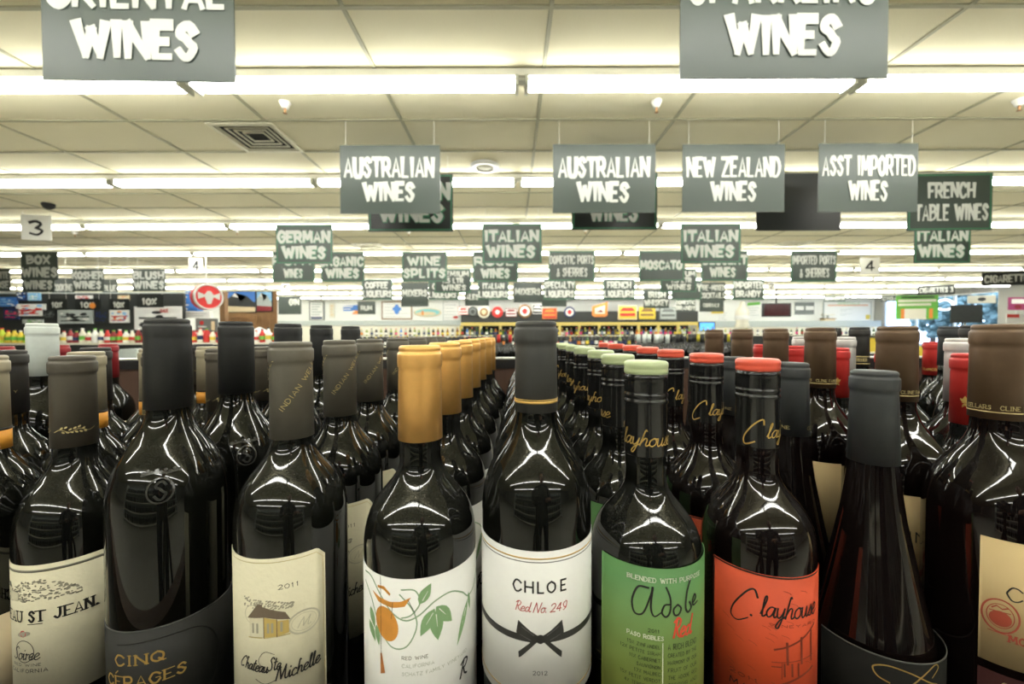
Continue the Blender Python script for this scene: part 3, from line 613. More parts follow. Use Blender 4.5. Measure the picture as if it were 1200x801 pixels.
reg('bow', H=Hb, r=r, glass=lathe_me('glass', GL, glass_prof(Hb, r, .064, .128, .0141), 64), caps=lathe_me('capsule', FC, capsule_prof(Hb, .0605, .0146, .0139), 40),
    extra=[('gold_band', ring_me('gold_band', PG, .01475, Hb-.0545, Hb-.0528), 'thin gold band near the capsule hem'), ('gold_band', ring_me('gold_band', PG, .01478, Hb-.0523, Hb-.0518), None)],
    label=[('label', label_patch(r, -FULL*.97, FULL*.97, .095, .1880, paperw, n=64), None), ('gold_line', label_patch(r+.0001, -FULL*.97, FULL*.97, .1832, .1840, PG, n=64), None), ('gold_line', label_patch(r+.0001, -FULL*.97, FULL*.97, .1813, .1817, PB, n=64), None),
           ('gold_line', label_patch(r+.0001, -FULL*.97, FULL*.97, .1000, .1006, PG, n=64), None),
           ('lettering', P.mesh('lettering', PB, cyl(r+.0005)), None), ('red_lettering', P2.mesh('red_lettering', PR, cyl(r+.0005)), None), ('bow_print', Kb.mesh('bow_print', mat('black_ribbon_ink', (.030, .029, .026), .45), cyl(r+.0004)), None), ('bow_highlight', Kh.mesh('bow_highlight', mat('ribbon_grey_ink', (.13, .13, .12), .5), cyl(r+.0005)), None)])
# --- screw caps
def screw_parts(Hb, top_m, tag_):
    cap = lathe_me('screw_cap_top', top_m, [(.0138, Hb-.0092), (.0144, Hb-.0088), (.0146, Hb-.0070), (.0143, Hb-.0058), (.0144, Hb-.0050), (.0147, Hb-.0036), (.0144, Hb-.0016), (.0130, Hb-.0005), (.006, Hb)], 40)
    prof = [(.0142, Hb-.064), (.0143, Hb-.0635), (.0141, Hb-.0295), (.0147, Hb-.0287), (.0148, Hb-.0268), (.0141, Hb-.0260), (.0141, Hb-.0250), (.0147, Hb-.0244), (.0147, Hb-.0225), (.0140, Hb-.0215),
            (.0145, Hb-.0210), (.0145, Hb-.0140), (.0143, Hb-.0130), (.0145, Hb-.0125), (.0144, Hb-.0105), (.0138, Hb-.0095), (.0137, Hb-.0088)]
    sk = lathe_me('screw_cap_skirt', mat('black_satin_cap', (.012, .012, .011), .16, 0, var=.05, spec=.6), prof, 72, knurl=(10, 11))
    return cap, sk
Hb = .2995
capg, sk = screw_parts(Hb, mat('pale_green_cap', (.46, .54, .30), .3, var=.05), 'g'); capr, _ = screw_parts(Hb, mat('coral_red_cap', (.72, .10, .055), .3, var=.08), 'r')
cl = Print().text('C', -.025, Hb-.0610, -.0130, Hb-.0430, wid=.055, mode='script').text('layhouse', -.0095, Hb-.0560, .0300, Hb-.0455, wid=.075, mode='script')
cl_me = cl.mesh('neck_lettering', PG, cyl(.0144+.0001))
mg = mat('green_gradient_label', (.085, .225, .065), .6, var=.10, scale=60); N_, L_, b_ = nodes_of(mg)
tc_ = N_.new('ShaderNodeTexCoord'); sz_ = N_.new('ShaderNodeSeparateXYZ'); L_.new(tc_.outputs['Object'], sz_.inputs[0]); rr_ = N_.new('ShaderNodeMapRange'); rr_.inputs[1].default_value = .165; rr_.inputs[2].default_value = .085; L_.new(sz_.outputs[2], rr_.inputs[0])
mx_ = N_.new('ShaderNodeMix'); mx_.data_type = 'RGBA'; old = b_.inputs['Base Color'].links[0].from_socket; L_.new(rr_.outputs[0], mx_.inputs[0]); L_.new(old, mx_.inputs[6]); mx_.inputs[7].default_value = (.24, .27, .05, 1); L_.new(mx_.outputs[2], b_.inputs['Base Color'])
P = Print().text('BLENDED WITH PURPOSE', -.0105, .1672, .0385, .1698, wid=.17, serif=True).text('PASO ROBLES', -.0105, .1322, .0110, .1345, wid=.17, serif=True).ribbon([(.0105, .1305), (.0105, .085)], .0005)
P2 = Print()
P2.ribbon(smooth([(.002, .1635), (-.004, .1630), (-.0075, .1540), (-.006, .1465), (-.001, .1475), (.003, .158), (.0045, .164)], 7), .0013, .0009); P2.ribbon(smooth([(.0045, .164), (.0035, .152), (.0055, .1465), (.010, .1495)], 7), .0014, .0006)
P2.ribbon(smooth([(.0145, .1540), (.0115, .1535), (.0100, .1490), (.0125, .1465), (.0150, .150), (.0150, .158), (.0125, .1645)], 7), .0011); P2.ribbon(smooth([(.0198, .1535), (.0172, .151), (.0178, .1475), (.0205, .1475), (.0222, .151), (.0200, .1535)], 7), .0011)
P2.ribbon(smooth([(.0290, .1670), (.0265, .160), (.0255, .151), (.0275, .1475), (.0300, .150), (.0285, .1535)], 7), .0013); P2.ribbon(smooth([(.0315, .1520), (.0345, .1545), (.0330, .1570), (.0312, .1535), (.0320, .1505), (.0360, .1515)], 7), .0011)
P2.text('2011', .0020, .1365, .0085, .1385, wid=.13)
LN = ['15% Zinfandel', '12% Petite Sirah', '11% Cabernet', 'Sauvignon', '17% Malbec', '10% Petit Verdot', '4% Tempranillo', '3% Syrah']
for k, s in enumerate(LN): P2.text(s.upper(), .0085-.00145*len(s), .1268-k*.0041, .0090, .1288-k*.0041, wid=.11)
for k in range(8): P2.text(('A RICH BLEND', 'CREATED BY THE', 'HARMONY OF OUR', 'FRUIT OF OUR', 'THE ADOBE RED', 'TERROIR AND', 'OAK BARRELS', 'AND TIME')[k], .0135, .1268-k*.0045, .034, .1290-k*.0045+(.0012 if k == 0 else 0), wid=.11)
P3 = Print().text('Red', .0165, .1335, .0300, .1452, wid=.11, mode='script')
r = .0372
reg('green_label', H=Hb, r=r, glass=lathe_me('glass', GL, glass_prof(Hb, r, .082, .134), 64), caps=None, extra=[('screw_cap_skirt', sk, None), ('screw_cap_top', capg, 'pale green domed top of the screw cap'), ('neck_lettering', cl_me, None)],
    label=[('label', label_patch(r, -.0298, .064, .05, .1755, mg), None), ('white_lettering', P.mesh('white_lettering', mat('pale_label_ink', (.74, .78, .62), .6), cyl(r+.0005)), None), ('lettering', P2.mesh('lettering', PB, cyl(r+.0005)), None), ('red_lettering', P3.mesh('red_lettering', mat('bright_red_ink', (.75, .08, .04), .6), cyl(r+.0005)), None)])
mo = mat('red_orange_label', (.62, .075, .02), .65, var=.16, scale=70)
P = Print()
P.ribbon(smooth([(.0015, .1415), (-.0005, .1465), (-.005, .1435), (-.0125, .132), (-.0145, .1240), (-.0105, .1215), (-.004, .126)], 7), .0013, .0007); P.ellipse(-.0022, .1283, .0008, .0008)
P.text('layhouse', .0030, .1300, .0425, .1440, wid=.07, mode='script', rot=.03)
P.text('2011', -.0148, .0838, .0022, .0862, wid=.12).text('MALBEC', -.0148, .0755, .018, .0800, wid=.14)
Q = Print().text('VINEYARD', .008, .1245, .043, .1262, wid=.14)
Q.ribbon(smooth([(.0115, .1090), (.020, .1120), (.030, .1165), (.042, .1235)], 5), .0012)
for a in (.019, .029, .038): Q.ribbon([(a, .112+(a-.012)*.3), (a+.0006, .100)], .0016)
for a in (.0175, .0225, .027): Q.ribbon([(a, .100), (a+.0003, .092)], .0013)
Q.ribbon([(.010, .1005), (.040, .1035)], .0005).ribbon([(.016, .1005), (.016, .090)], .0005).ribbon([(.010, .0975), (.016, .098)], .0008).ribbon([(.0165, .0865), (.028, .091), (.040, .095)], .0014)
for k in range(26):
    u, v = R.uniform(-.022, .035), R.uniform(.07, .150); Q.ribbon(smooth([(u, v), (u+.003, v-.0008), (u+.005, v-.0022)], 3), .00018, mi=0)
EB = Print().ribbon([(-.0280, .1575), (-.0280, .05)], .0011).ribbon([(u*.001-.028, .1570) for u in range(0, 80, 4)], .0011)
reg('orange_label', H=Hb, r=r, glass=lathe_me('glass', GLR, glass_prof(Hb, r, .082, .136), 64), caps=None, extra=[('screw_cap_skirt', sk, None), ('screw_cap_top', capr, 'coral red domed top of the screw cap'), ('neck_lettering', cl_me, None)],
    label=[('label', label_patch(r, -.0285, .064, .05, .1577, mo), None), ('lettering', P.mesh('lettering', PB, cyl(r+.0005)), None), ('illustration', Q.mesh('illustration', mat('faded_dark_ink', (.22, .035, .015), .6), cyl(r+.0004)), None), ('label_border', EB.mesh('label_border', PB, cyl(r+.00045)), None)])
# --- sloping-shoulder bottle with slate capsule
r, Hb = .040, .2893
P = Print().ribbon(smooth([(.0105, .079), (.004, .0815), (.002, .087), (.010, .0905), (.022, .0885), (.034, .083), (.040, .081)], 8), .0009).ribbon(smooth([(.014, .072), (.022, .080), (.030, .088), (.038, .0945), (.041, .092), (.036, .086)], 8), .0012, .0006)
ce = Print()
for k in range(3): ce.text('CLINE', -.010+k*.0320, Hb-.0625, .006+k*.0320, Hb-.0597, wid=.15, serif=True)
reg('slope', H=Hb, r=r, glass=lathe_me('glass', GLR, burg_prof(Hb, r), 64), caps=lathe_me('capsule', FC2, capsule_prof(Hb, .069, .0158, .0139), 40), extra=[('capsule_lettering', ce.mesh('capsule_lettering', PGB, cyl(.01555)), None)],
    label=[('label', label_patch(r, -.030, .085, .02, .0955, mat('charcoal_label_paper', (.012, .012, .010), .75, spec=.12), n=56), None), ('label_edge_line', label_patch(r+.0001, -.030, .085, .0948, .0957, mat('label_edge_grey', (.1, .1, .09), .5), n=56), None), ('lettering', P.mesh('lettering', PG, cyl(r+.0005)), None)])
# --- bronze capsule bottle with tan label
r, Hb = .0385, .3239
P = Print().text('CLINE', .0060, .1405, .042, .1490, wid=.10)
Q = Print().ring(.0032, .1280, .0082, .0110, .0010).ring(.0032, .1280, .0060, .0080, .0005).ellipse(.0032, .1262, .0050, .0052).ribbon([(-.0005, .1325), (.0015, .1345), (.0040, .1330), (.0065, .1345)], .0009).ribbon([(-.0015, .1305), (.0075, .1312)], .0006).text('MOURVEDRE', .0070, .1125, .040, .1170, wid=.2, serif=True)
Q.ribbon([(-.0020, .1165), (.0085, .1165)], .0005)
P5 = Print().text('CONTRA', -.0015+.006, .0800, .030, .0835, wid=.16, serif=True).text('CALIFORNIA', .000, .0745, .032, .0775, wid=.14)
zc = Print()
for k in range(2): zc.text('CLINE FAMILY CELLARS', -.0445+k*.0458, Hb-.0608, -.0030+k*.0458, Hb-.0580, wid=.15, serif=True)
reg('bronze', H=Hb, r=r, glass=lathe_me('glass', GLR, glass_prof(Hb, r, .075, .142), 64), caps=lathe_me('capsule', FB, capsule_prof(Hb, .068, .0150, .0143), 40),
    extra=[('capsule_lettering', zc.mesh('capsule_lettering', PGB, cyl(.01512)), None), ('gold_band', ring_me('gold_band', PGB, .01512, Hb-.0632, Hb-.0624), None)],
    label=[('label', label_patch(r, -.0062, .060, .0945, .1792, papert), None), ('lettering', P.mesh('lettering', PB, cyl(r+.0005)), None), ('red_lettering', Q.mesh('red_lettering', mat('brick_red_ink', (.40, .07, .035), .6), cyl(r+.0005)), None),
           ('lower_label', label_patch(r, -.0062, .060, .03, .0885, mat('maroon_label', (.040, .012, .011), .75, spec=.12)), None), ('lower_lettering', P5.mesh('lower_lettering', PGB, cyl(r+.0005)), None)])
# --- plainer bottles of the outer rows
def simple(k, Hb, r, foil_m, L, ns=.078, fs=.132, extra=(), label=None, g=GL):
    reg(k, H=Hb, r=r, glass=lathe_me('glass', g, glass_prof(Hb, r, ns, fs), 48), caps=lathe_me('capsule', foil_m, capsule_prof(Hb, L), 36), extra=list(extra), label=[('label', label_patch(r, -.05, .05, .02, .09 if k in ('beige', 'black_small') else .15, label or paperb), None)])
Hb = .318-.0175
ora = mat('orange_band', (.78, .34, .04), .5)
hl = Print()
for k in range(3): hl.text('HOLY', -.009+k*.03, Hb-.070, .007+k*.03, Hb-.066, wid=.18).text('ESTATE', -.009+k*.03, Hb-.077, .007+k*.03, Hb-.0735, wid=.16)
simple('beige', Hb, .0372, FBG, .062, extra=[('orange_band', ring_me('orange_band', ora, .0148, Hb-.080, Hb-.064), 'orange printed band below the beige foil'), ('black_line', ring_me('black_line', PB, .0149, Hb-.064, Hb-.062), None), ('band_lettering', hl.mesh('band_lettering', PB, cyl(.0150)), None)])
Hb = .318-.0160
hk = Print()
for k in range(3): hk.text('H E Y', -.008+k*.03, Hb-.0445, .006+k*.03, Hb-.0420, wid=.15)
simple('black_small', Hb, .0375, FK2, .066, extra=[('capsule_lettering', hk.mesh('capsule_lettering', PGB, cyl(.0147)), None)])
simple('white', .318+.0145, .038, FW, .066)
simple('crimson', .318-.018, .0372, FR, .066)
Hb = .318-.020
fl = Print()
for k in range(3):
    u = -.004+k*.03
    for a, b in ((0, .006), (-.0035, .0035), (.0035, .0035)): fl.leaf(u, Hb-.045, u+a, Hb-.045+b, .5)
    fl.ribbon([(u-.002, Hb-.0455), (u+.002, Hb-.0455)], .0006).leaf(u, Hb-.046, u-.002, Hb-.050, .4).leaf(u, Hb-.046, u+.002, Hb-.050, .4)
simple('fleur', Hb, .0372, FR2, .066, extra=[('capsule_emblem', fl.mesh('capsule_emblem', PG, cyl(.0148)), 'small gold leaf emblem on the foil')])
simple('silver', .318-.0065, .0375, FS, .072)
Hb = .318+.0095
pp = Print()
for k in range(2): pp.text('PROSSIER', -.012+k*.045, Hb-.060, .010+k*.045, Hb-.055, wid=.2)
simple('band', Hb, .0375, FK2, .070, extra=[('gold_band', ring_me('gold_band', PGB, .0148, Hb-.0525, Hb-.0510), None), ('gold_band', ring_me('gold_band', PGB, .0148, Hb-.0650, Hb-.0635), None), ('capsule_lettering', pp.mesh('capsule_lettering', PGB, cyl(.0149)), None)])
simple('black_tall', .318+.0095, .0375, FC2, .062)
Hb = .318-.0205
rm = Print()
for k in range(2): rm.text('RAMCO', -.014+k*.045, Hb-.062, .008+k*.045, Hb-.057, wid=.18)
simple('scarlet', Hb, .0375, FR2, .072, extra=[('capsule_lettering', rm.mesh('capsule_lettering', PG, cyl(.0148)), None)])

DESC = {'chateau': ('taupe-capsuled bottle with gold branch print', 'the far left row'), 'cinq': ('tall black-capsuled bottle', 'the CINQ row'),
        'indian': ('grey-taupe capsuled bottle with slanting gold words', 'its row'), 'orange': ('gold-capsuled bottle', 'the gold row'), 'bow': ('charcoal-capsuled bottle', 'the row behind the bow label'),
        'green_label': ('green-topped screw cap bottle', 'the green row'), 'orange_label': ('red-topped screw cap bottle', 'the red-topped row'), 'slope': ('sloping slate-capsuled bottle', 'its row'),
        'bronze': ('bronze-capsuled bottle', 'the bronze row'), 'beige': ('beige-capsuled bottle with orange band', 'its row'), 'black_small': ('soft black capsuled bottle at far left', 'its row'),
        'white': ('wine bottle with a tall white capsule at left', ''), 'crimson': ('crimson-capsuled bottle at far left', 'its row'), 'fleur': ('scarlet-capsuled bottle with gold leaf emblem', 'its row'), 'silver': ('silver-capsuled bottle at right', 'its row'),
        'band': ('black-capsuled bottle with pale gold bands', 'its row'), 'black_tall': ('tall slate-capsuled wine bottle near the right edge', ''), 'scarlet': ('plain scarlet-capsuled bottle at far right', 'its row')}
FRONT = {'chateau': 'taupe-capsuled wine bottle with cream engraved chateau label, front row far left', 'cinq': 'tall wine bottle with black capsule and black CINQ CEPAGES label, front row', 'indian': 'grey-taupe capsuled wine bottle with cream house label dated 2011, front row',
         'orange': 'gold-capsuled wine bottle, white label with orange fruit and green vine, front row', 'bow': 'wine bottle with charcoal capsule and white label with black bow', 'green_label': 'green screw cap wine bottle with green label, front row',
         'orange_label': 'red screw cap wine bottle with red-orange label, front row', 'slope': 'sloping dark wine bottle with slate capsule and charcoal label, front row', 'bronze': 'bronze-capsuled wine bottle with tan label at the right edge, front row'}
ROWS = [('chateau', [(85, .34), (187, .415), (257, .493), (309, .57), (345, .65)]), ('cinq', [(197, .315), (277, .393), (338, .475), (377, .56), (411, .65)]),
        ('indian', [(341, .292), (398, .37), (433, .449), (466, .54), (489, .63), (503, .71), (514, .79)]), ('orange', [(492, .271), (521, .36), (538.5, .446), (550, .53), (558.5, .62), (567, .70), (572, .78)]),
        ('bow', [(628, .272), (625, .36), (623, .445), (620, .53), (618, .62), (617, .70), (616, .78)]), ('green_label', [(757, .275), (724, .36), (704, .445), (685, .535), (674, .62), (664, .70), (658, .78)]),
        ('orange_label', [(888, .295), (828, .374), (786, .46), (759, .543), (741, .625), (722, .713), (710, .795)]), ('slope', [(1025, .303), (928, .387), (860, .482), (820, .57)]),
        ('bronze', [(1171, .29), (1051, .369), (961, .456), (909, .536), (869.5, .617), (837, .70)]), ('beige', [(-21, .338), (101, .415), (180, .495), (244, .575)]), ('black_small', [(8, .42), (112, .498), (181, .58), (238, .66)]),
        ('white', [(50, .505)]), ('crimson', [(1, .62), (68, .70), (127, .78)]), ('fleur', [(1140, .375), (1045, .458), (980, .538), (931, .616), (894, .695)]), ('silver', [(1128, .45), (1055, .53), (989, .61), (940, .69)]),
        ('band', [(1142, .535), (1007, .71), (975, .788)]), ('black_tall', [(1114, .63)]), ('scarlet', [(1092, .87), (1115, .79), (1124, .71)])]
POS = []
LET = {'green_label': [-35, -150, -50, -45, -20, -60], 'orange_label': [62, 60, 75, -40, 40]}
def bottle(k, i, px, Y):
    d = T[k]; x = at(px, 400, Y).x; x0 = at(ROWDX[k][0], 400, ROWDX[k][1]).x
    n = len(dict(ROWS)[k])
    if i == 0 and k in FRONT: lb = FRONT[k]
    elif DESC[k][1]: lb = '%s, %s from the front in %s' % (DESC[k][0], nth(i), DESC[k][1]) if n > 1 else DESC[k][0]
    else: lb = DESC[k][0]
    t = thing('wine_bottle', lb, 'wine bottle', (x, Y, BASE), math.atan2(-x0, ROWDX[k][1]) + (R.uniform(-.25, .25) if i else 0), 'wine bottles in the display bin')
    ob('glass', d['glass'], t)
    if d['caps']: ob('capsule', d['caps'], t)
    for nm, me, l in d['extra']:
        if k == 'slope' and i == 0: continue
        o = ob(nm, me, t)
        if l: o['label'] = l
        if nm == 'neck_lettering': o.rotation_euler.z = math.radians((LET[k]+[30]*9)[i])
        elif nm in ('capsule_lettering', 'capsule_branch_print', 'capsule_emblem') and i: o.rotation_euler.z = R.uniform(-.6, .6)
    if i < 3 or k in ('slope', 'bow', 'bronze'):
        for nm, me, l in (d['label'] if i < 2 else d['label'][:1]):
            ob(nm, me, t)
    POS.append((k, i, x, Y, d['r']))
ROWDX = {k: ps[0] for k, ps in ROWS}
for k, ps in ROWS:
    for i, (px, Y) in enumerate(ps): bottle(k, i, px, Y)
for a in range(len(POS)):
    for b in range(a):
        p, q = POS[a], POS[b]; dd = math.hypot(p[2]-q[2], p[3]-q[3])-p[4]-q[4]
        if dd < 0: print('CLASH', p[:2], q[:2], round(dd*1000, 1), 'mm')

# ------------------------------------------------------------ display bins
m_wood = mat('dark_wood_panel', (.075, .036, .020), .5, var=.35, scale=9); m_rim = mat('black_rim', (.012, .012, .012), .35); m_chr = mat('rim_metal_edge', (.62, .62, .56), .35, .6)
N_, L_, b_ = nodes_of(m_wood); mp_ = N_.new('ShaderNodeMapping'); mp_.inputs['Scale'].default_value = (6, 6, .5); nz_ = [n for n in N_ if n.type == 'TEX_NOISE'][0]; src = nz_.inputs[0].links[0].from_socket; L_.new(src, mp_.inputs[0]); L_.new(mp_.outputs[0], nz_.inputs[0])
def bin_(label, x0, x1, y0, y1, zr, front=.06):
    t = thing('display_bin', label, 'display bin', ((x0+x1)/2, (y0+y1)/2, 0)); cx, cy = (x0+x1)/2, (y0+y1)/2
    def b(nm, m, *a):
        return ob(nm, box_me(nm, m, a[0]-cx, a[1]-cy, a[2], a[3]-cx, a[4]-cy, a[5]), t)
    b('bin_floor', m_rim, x0, y0, BASE-.03, x1, y1, BASE)
    b('back_panel', m_wood, x0, y1, .1, x1, y1+.03, zr-.012); b('side_panel', m_wood, x0-.03, y0, .1, x0, y1, zr-.012); b('side_panel', m_wood, x1, y0, .1, x1+.03, y1, zr-.012)
    b('front_panel', m_wood, x0, y0-.03, .1, x1, y0, BASE+front)
    b('plinth', m_rim, x0, y0, 0, x1, y1, .1)
    for a in ((x0-.035, y1-.006, zr-.024, x1+.035, y1+.036, zr-.003), (x0-.035, y0, zr-.024, x0+.006, y1-.006, zr-.003), (x1-.006, y0, zr-.024, x1+.035, y1-.006, zr-.003)): b('rim', m_rim, *a)
    b('rim_edge', m_chr, x0-.035, y1-.006, zr-.003, x1+.035, y1+.036, zr)
    return t
bin_('dark wood display bin with black rim that holds the near bottles', -1.28, 1.28, .21, .93, 1.163)
bin_('second dark wood display bin of bottles beyond the near bin', -3.2, 3.4, 2.7, 4.1, 1.02)

# bottles standing in the second bin
def small_bottle(name, cm, Hb=.31, r=.037, g=GL):
    return lathe_me('glass', g, [(r-.004, 0), (r, .006), (r, Hb-.13), (r*.9, Hb-.108), (.021, Hb-.088), (.014, Hb-.07), (.0139, Hb-.03)], 16), lathe_me('capsule', cm, [(.0145, Hb-.062), (.0145, Hb-.001), (.010, Hb)], 14)
SB = {}
for nm, cm in (('black', FK), ('white', FW), ('red', FR2), ('yellow', mat('yellow_foil', (.72, .62, .05), .45)), ('blue', mat('blue_foil', (.04, .12, .50), .4)), ('gold', FG)): SB[nm] = small_bottle(nm, cm)
n_lab = {}
for j in range(5):
    c_i = 0
    for i in range(30):
        Y = 2.85+j*.2; x = -.20+i*.082+.02*(j % 2); px = 600+F*x/Y
        if not (580 < px < 608 or 738 < px < 885): continue
        col = R.choice(['black']*5+['white', 'white']) if px < 800 else R.choice(['black']*4+['white', 'yellow', 'yellow', 'blue'])
        if px < 620: col = 'red' if j == 1 else 'black'
        t = thing('wine_bottle', 'dark bottle with %s capsule, %s from the left in %s line of the second bin' % (col, nth(c_i), nth(j)), 'wine bottle', (x+R.uniform(-.004, .004), Y+R.uniform(-.01, .01), BASE), 0, 'wine bottles in the second bin')
        g, c_ = SB[col]; ob('glass', g, t); ob('capsule', c_, t); c_i += 1

# ------------------------------------------------------------ back of the hall
def board_at(name, label, cat, bx, Y, m, th=.02, yaw=0, group=None, pr=None, pmats=None, part='print', support=None, z_to=None):
    a = at(bx[0], bx[1], Y); b = at(bx[2], bx[3], Y); w, h = b.x-a.x, a.z-b.z
    t = thing(name, label, cat, ((a.x+b.x)/2, Y, b.z), yaw, group)
    ob('panel', box_me('panel', m, -w/2, 0, 0, w/2, th, h), t)
    if pr:
        P = Print(); pr(P, w, h); ob(part, P.mesh(part, pmats, flat(-.004)), t)
    if support == 'hang':
        for s in (-1, 1): ob('wire', box_me('wire', m_wire, s*w*.4-.004, .006, h, s*w*.4+.004, .014, H-b.z), t)
    if support == 'post':
        ob('post', box_me('post', m_alu, -.02, th, -b.z, .02, th+.04, h*.8), t)
    return t
def rows(P, w, h, n, mi=0, x0=.1, x1=.9, y0=.1, y1=.9, hh=.05):
    for k in range(n):
        z = h*(y1-(y1-y0)*k/max(1, n-1)); P.ribbon([(-w/2+w*x0, z), (-w/2+w*(x1-.12*(k % 3)), z)], h*hh, mi=mi, cap=False)
c_cream = mat('cream_board', (.72, .70, .58), .6); c_wht = mat('white_board', (.80, .81, .78), .6); c_dk = mat('dark_board', (.028, .032, .030), .5); c_blue = mat('poster_blue', (.05, .20, .60), .5); c_red = mat('poster_red', (.58, .035, .030), .5)
c_gry = mat('grey_board', (.16, .18, .17), .5); c_yel = mat('poster_yellow', (.72, .55, .06), .5); c_org = mat('poster_orange', (.75, .25, .05), .5); c_grn = mat('poster_green', (.14, .45, .06), .5); c_brn = mat('brown_wood', (.26, .14, .055), .55, var=.25, scale=12); c_sky = mat('poster_sky', (.25, .52, .80), .5); c_lg = mat('counter_grey', (.42, .47, .45), .5)
c_sand = mat('sand_print', (.70, .58, .36), .5); c_teal = mat('teal_print', (.22, .55, .55), .5); c_navy = mat('navy_print', (.02, .035, .12), .5); c_gold = mat('cooler_yellow_frame', (.62, .50, .14), .5); c_pur = mat('purple_print', (.35, .05, .16), .5); c_maroon = mat('maroon_print', (.25, .02, .025), .5)
YW = YB-.06
board_at('wall_poster', 'framed white poster of blue text lines, leftmost on the back wall', 'poster', (362, 353, 380, 375), YW, c_gry, .03, pr=lambda P, w, h: (P.poly([(-w*.42, h*.05), (w*.42, h*.05), (w*.42, h*.95), (-w*.42, h*.95)], 0), rows(P, w, h, 5, 1, .16, .84, .3, .85, .06), P.poly([(-w*.38, h*.07), (w*.38, h*.07), (w*.38, h*.18), (-w*.38, h*.18)], 2)), pmats=[c_wht, c_lg, c_navy])
board_at('wall_poster', 'narrow pale yellow poster on the white back wall', 'poster', (386, 355, 392, 372), YW, c_cream, .03, pr=lambda P, w, h: rows(P, w, h, 4, 0, .2, .8, .2, .8, .1), pmats=[c_sand])
board_at('wall_poster', 'blue and orange landscape poster left of the rum sign', 'poster', (400, 355, 420, 369), YW, c_wht, .03, pr=lambda P, w, h: (P.poly([(-w*.4, h*.35), (w*.5, h*.3), (w*.5, h*.85), (-w*.4, h*.75)], 0), P.poly([(w*.15, h*.08), (w*.5, h*.08), (w*.5, h*.38), (w*.2, h*.4)], 1), rows(P, w, h, 4, 2, .1, .8, .3, .9, .08)), pmats=[c_blue, c_org, c_wht])
board_at('wall_poster', 'wide brown-framed white poster with a blue crest', 'poster', (447, 353, 483, 374), YW, c_brn, .03, pr=lambda P, w, h: (P.poly([(-w*.46, h*.06), (w*.46, h*.06), (w*.46, h*.94), (-w*.46, h*.94)], 0), rows(P, w, h, 5, 1, .08, .92, .15, .85, .02), P.ellipse(0, h*.55, w*.09, h*.28, 2), P.ellipse(0, h*.58, w*.15, h*.12, 2)), pmats=[c_wht, c_lg, c_blue])
t = thing('surfboard_sign', 'oval beach-painted board on the back wall', 'wall sign', (0, 0, 0)); a = at(485, 361, YW); b = at(517, 371, YW); t.location = ((a.x+b.x)/2, YB-.02, (a.z+b.z)/2); w = b.x-a.x; h = a.z-b.z
bm = bmesh.new(); lathe(bm, [(w/2, 0), (w/2, .02), (w*.47, .035)], 36); bmesh.ops.scale(bm, vec=(1, h/w, 1), verts=bm.verts); bmesh.ops.rotate(bm, cent=(0, 0, 0), matrix=Matrix.Rotation(PI/2, 3, 'X'), verts=bm.verts); bmesh.ops.recalc_face_normals(bm, faces=bm.faces)
ob('panel', mk('panel', bm, c_sand), t)
P = Print(); P.ellipse(0, h*.02, w*.45, h*.40, 0, 28); P.ellipse(-w*.05, -h*.12, w*.36, h*.22, 1); P.ellipse(-w*.18, -.02, w*.04, h*.28, 2); ob('print', P.mesh('print', [c_teal, c_sand, c_org], flat(-.040)), t)
board_at('wall_poster', 'white price list poster left of the beer cooler', 'poster', (519, 351, 539, 376), YW, c_lg, .03, pr=lambda P, w, h: (P.poly([(-w*.46, h*.04), (w*.46, h*.04), (w*.46, h*.96), (-w*.46, h*.96)], 0), rows(P, w, h, 6, 1, .1, .9, .15, .9, .02), P.ellipse(w*.25, h*.18, w*.16, h*.06, 2)), pmats=[c_wht, c_lg, c_red])
a = at(313, 376, YB-.5); b = at(540, 381, YB-.5)
t = thing('wall_ledge', 'pale grey ledge along the white back wall', 'ledge', ((a.x+b.x)/2, YB-.25, b.z)); ob('top', box_me('top', c_lg, -(b.x-a.x)/2, -.25, 0, (b.x-a.x)/2, .24, a.z-b.z), t); ob('cabinet', box_me('cabinet', c_cream, -(b.x-a.x)/2, -.2, -b.z, (b.x-a.x)/2, .24, 0), t)
a = at(822, 376, YB-.6); b = at(1033, 382.5, YB-.6)
t = thing('wall_counter', 'long grey-blue counter below the right back wall', 'counter', ((a.x+b.x)/2, YB-.3, b.z)); ob('top', box_me('top', c_lg, -(b.x-a.x)/2, -.3, 0, (b.x-a.x)/2, .29, a.z-b.z), t); ob('cabinet', box_me('cabinet', c_cream, -(b.x-a.x)/2, -.25, -b.z, (b.x-a.x)/2, .29, 0), t)
# beer cooler
YC = 20.6; a = at(540, 365, YC); b = at(818, 377, YC); w = b.x-a.x; cx_ = (a.x+b.x)/2
t = thing('beer_cooler', 'long cooler with dark header and yellow door frames', 'cooler', (cx_, YC, 0))
ob('header', box_me('header', c_dk, -w/2, 0, b.z, w/2, 1.2, a.z), t); ob('back_panel', box_me('back_panel', c_dk, -w/2, 1.1, 0, w/2, 1.2, b.z), t); ob('base', box_me('base', c_dk, -w/2, .02, 0, w/2, 1.1, .3), t)
zt = b.z; ob('frame_rail', box_me('frame_rail', c_gold, -w/2, -.01, zt-.17, w/2, .05, zt), t)
nd = 12
for k in range(nd+1): x = -w/2+w*k/nd; ob('door_post', box_me('door_post', c_gold, x-.07, -.01, .3, x+.07, .06, zt-.17), t)
m_cg = bpy.data.materials.new('cooler_door_glass'); m_cg.use_nodes = True; _, _, b_ = nodes_of(m_cg); b_.inputs['Transmission Weight'].default_value = 1; b_.inputs['IOR'].default_value = 1.1; b_.inputs['Roughness'].default_value = .05
for k in range(nd): x = -w/2+w*k/nd; ob('door_pane', box_me('door_pane', m_cg, x+.07, .01, .3, x+w/nd-.07, .02, zt-.17), t)
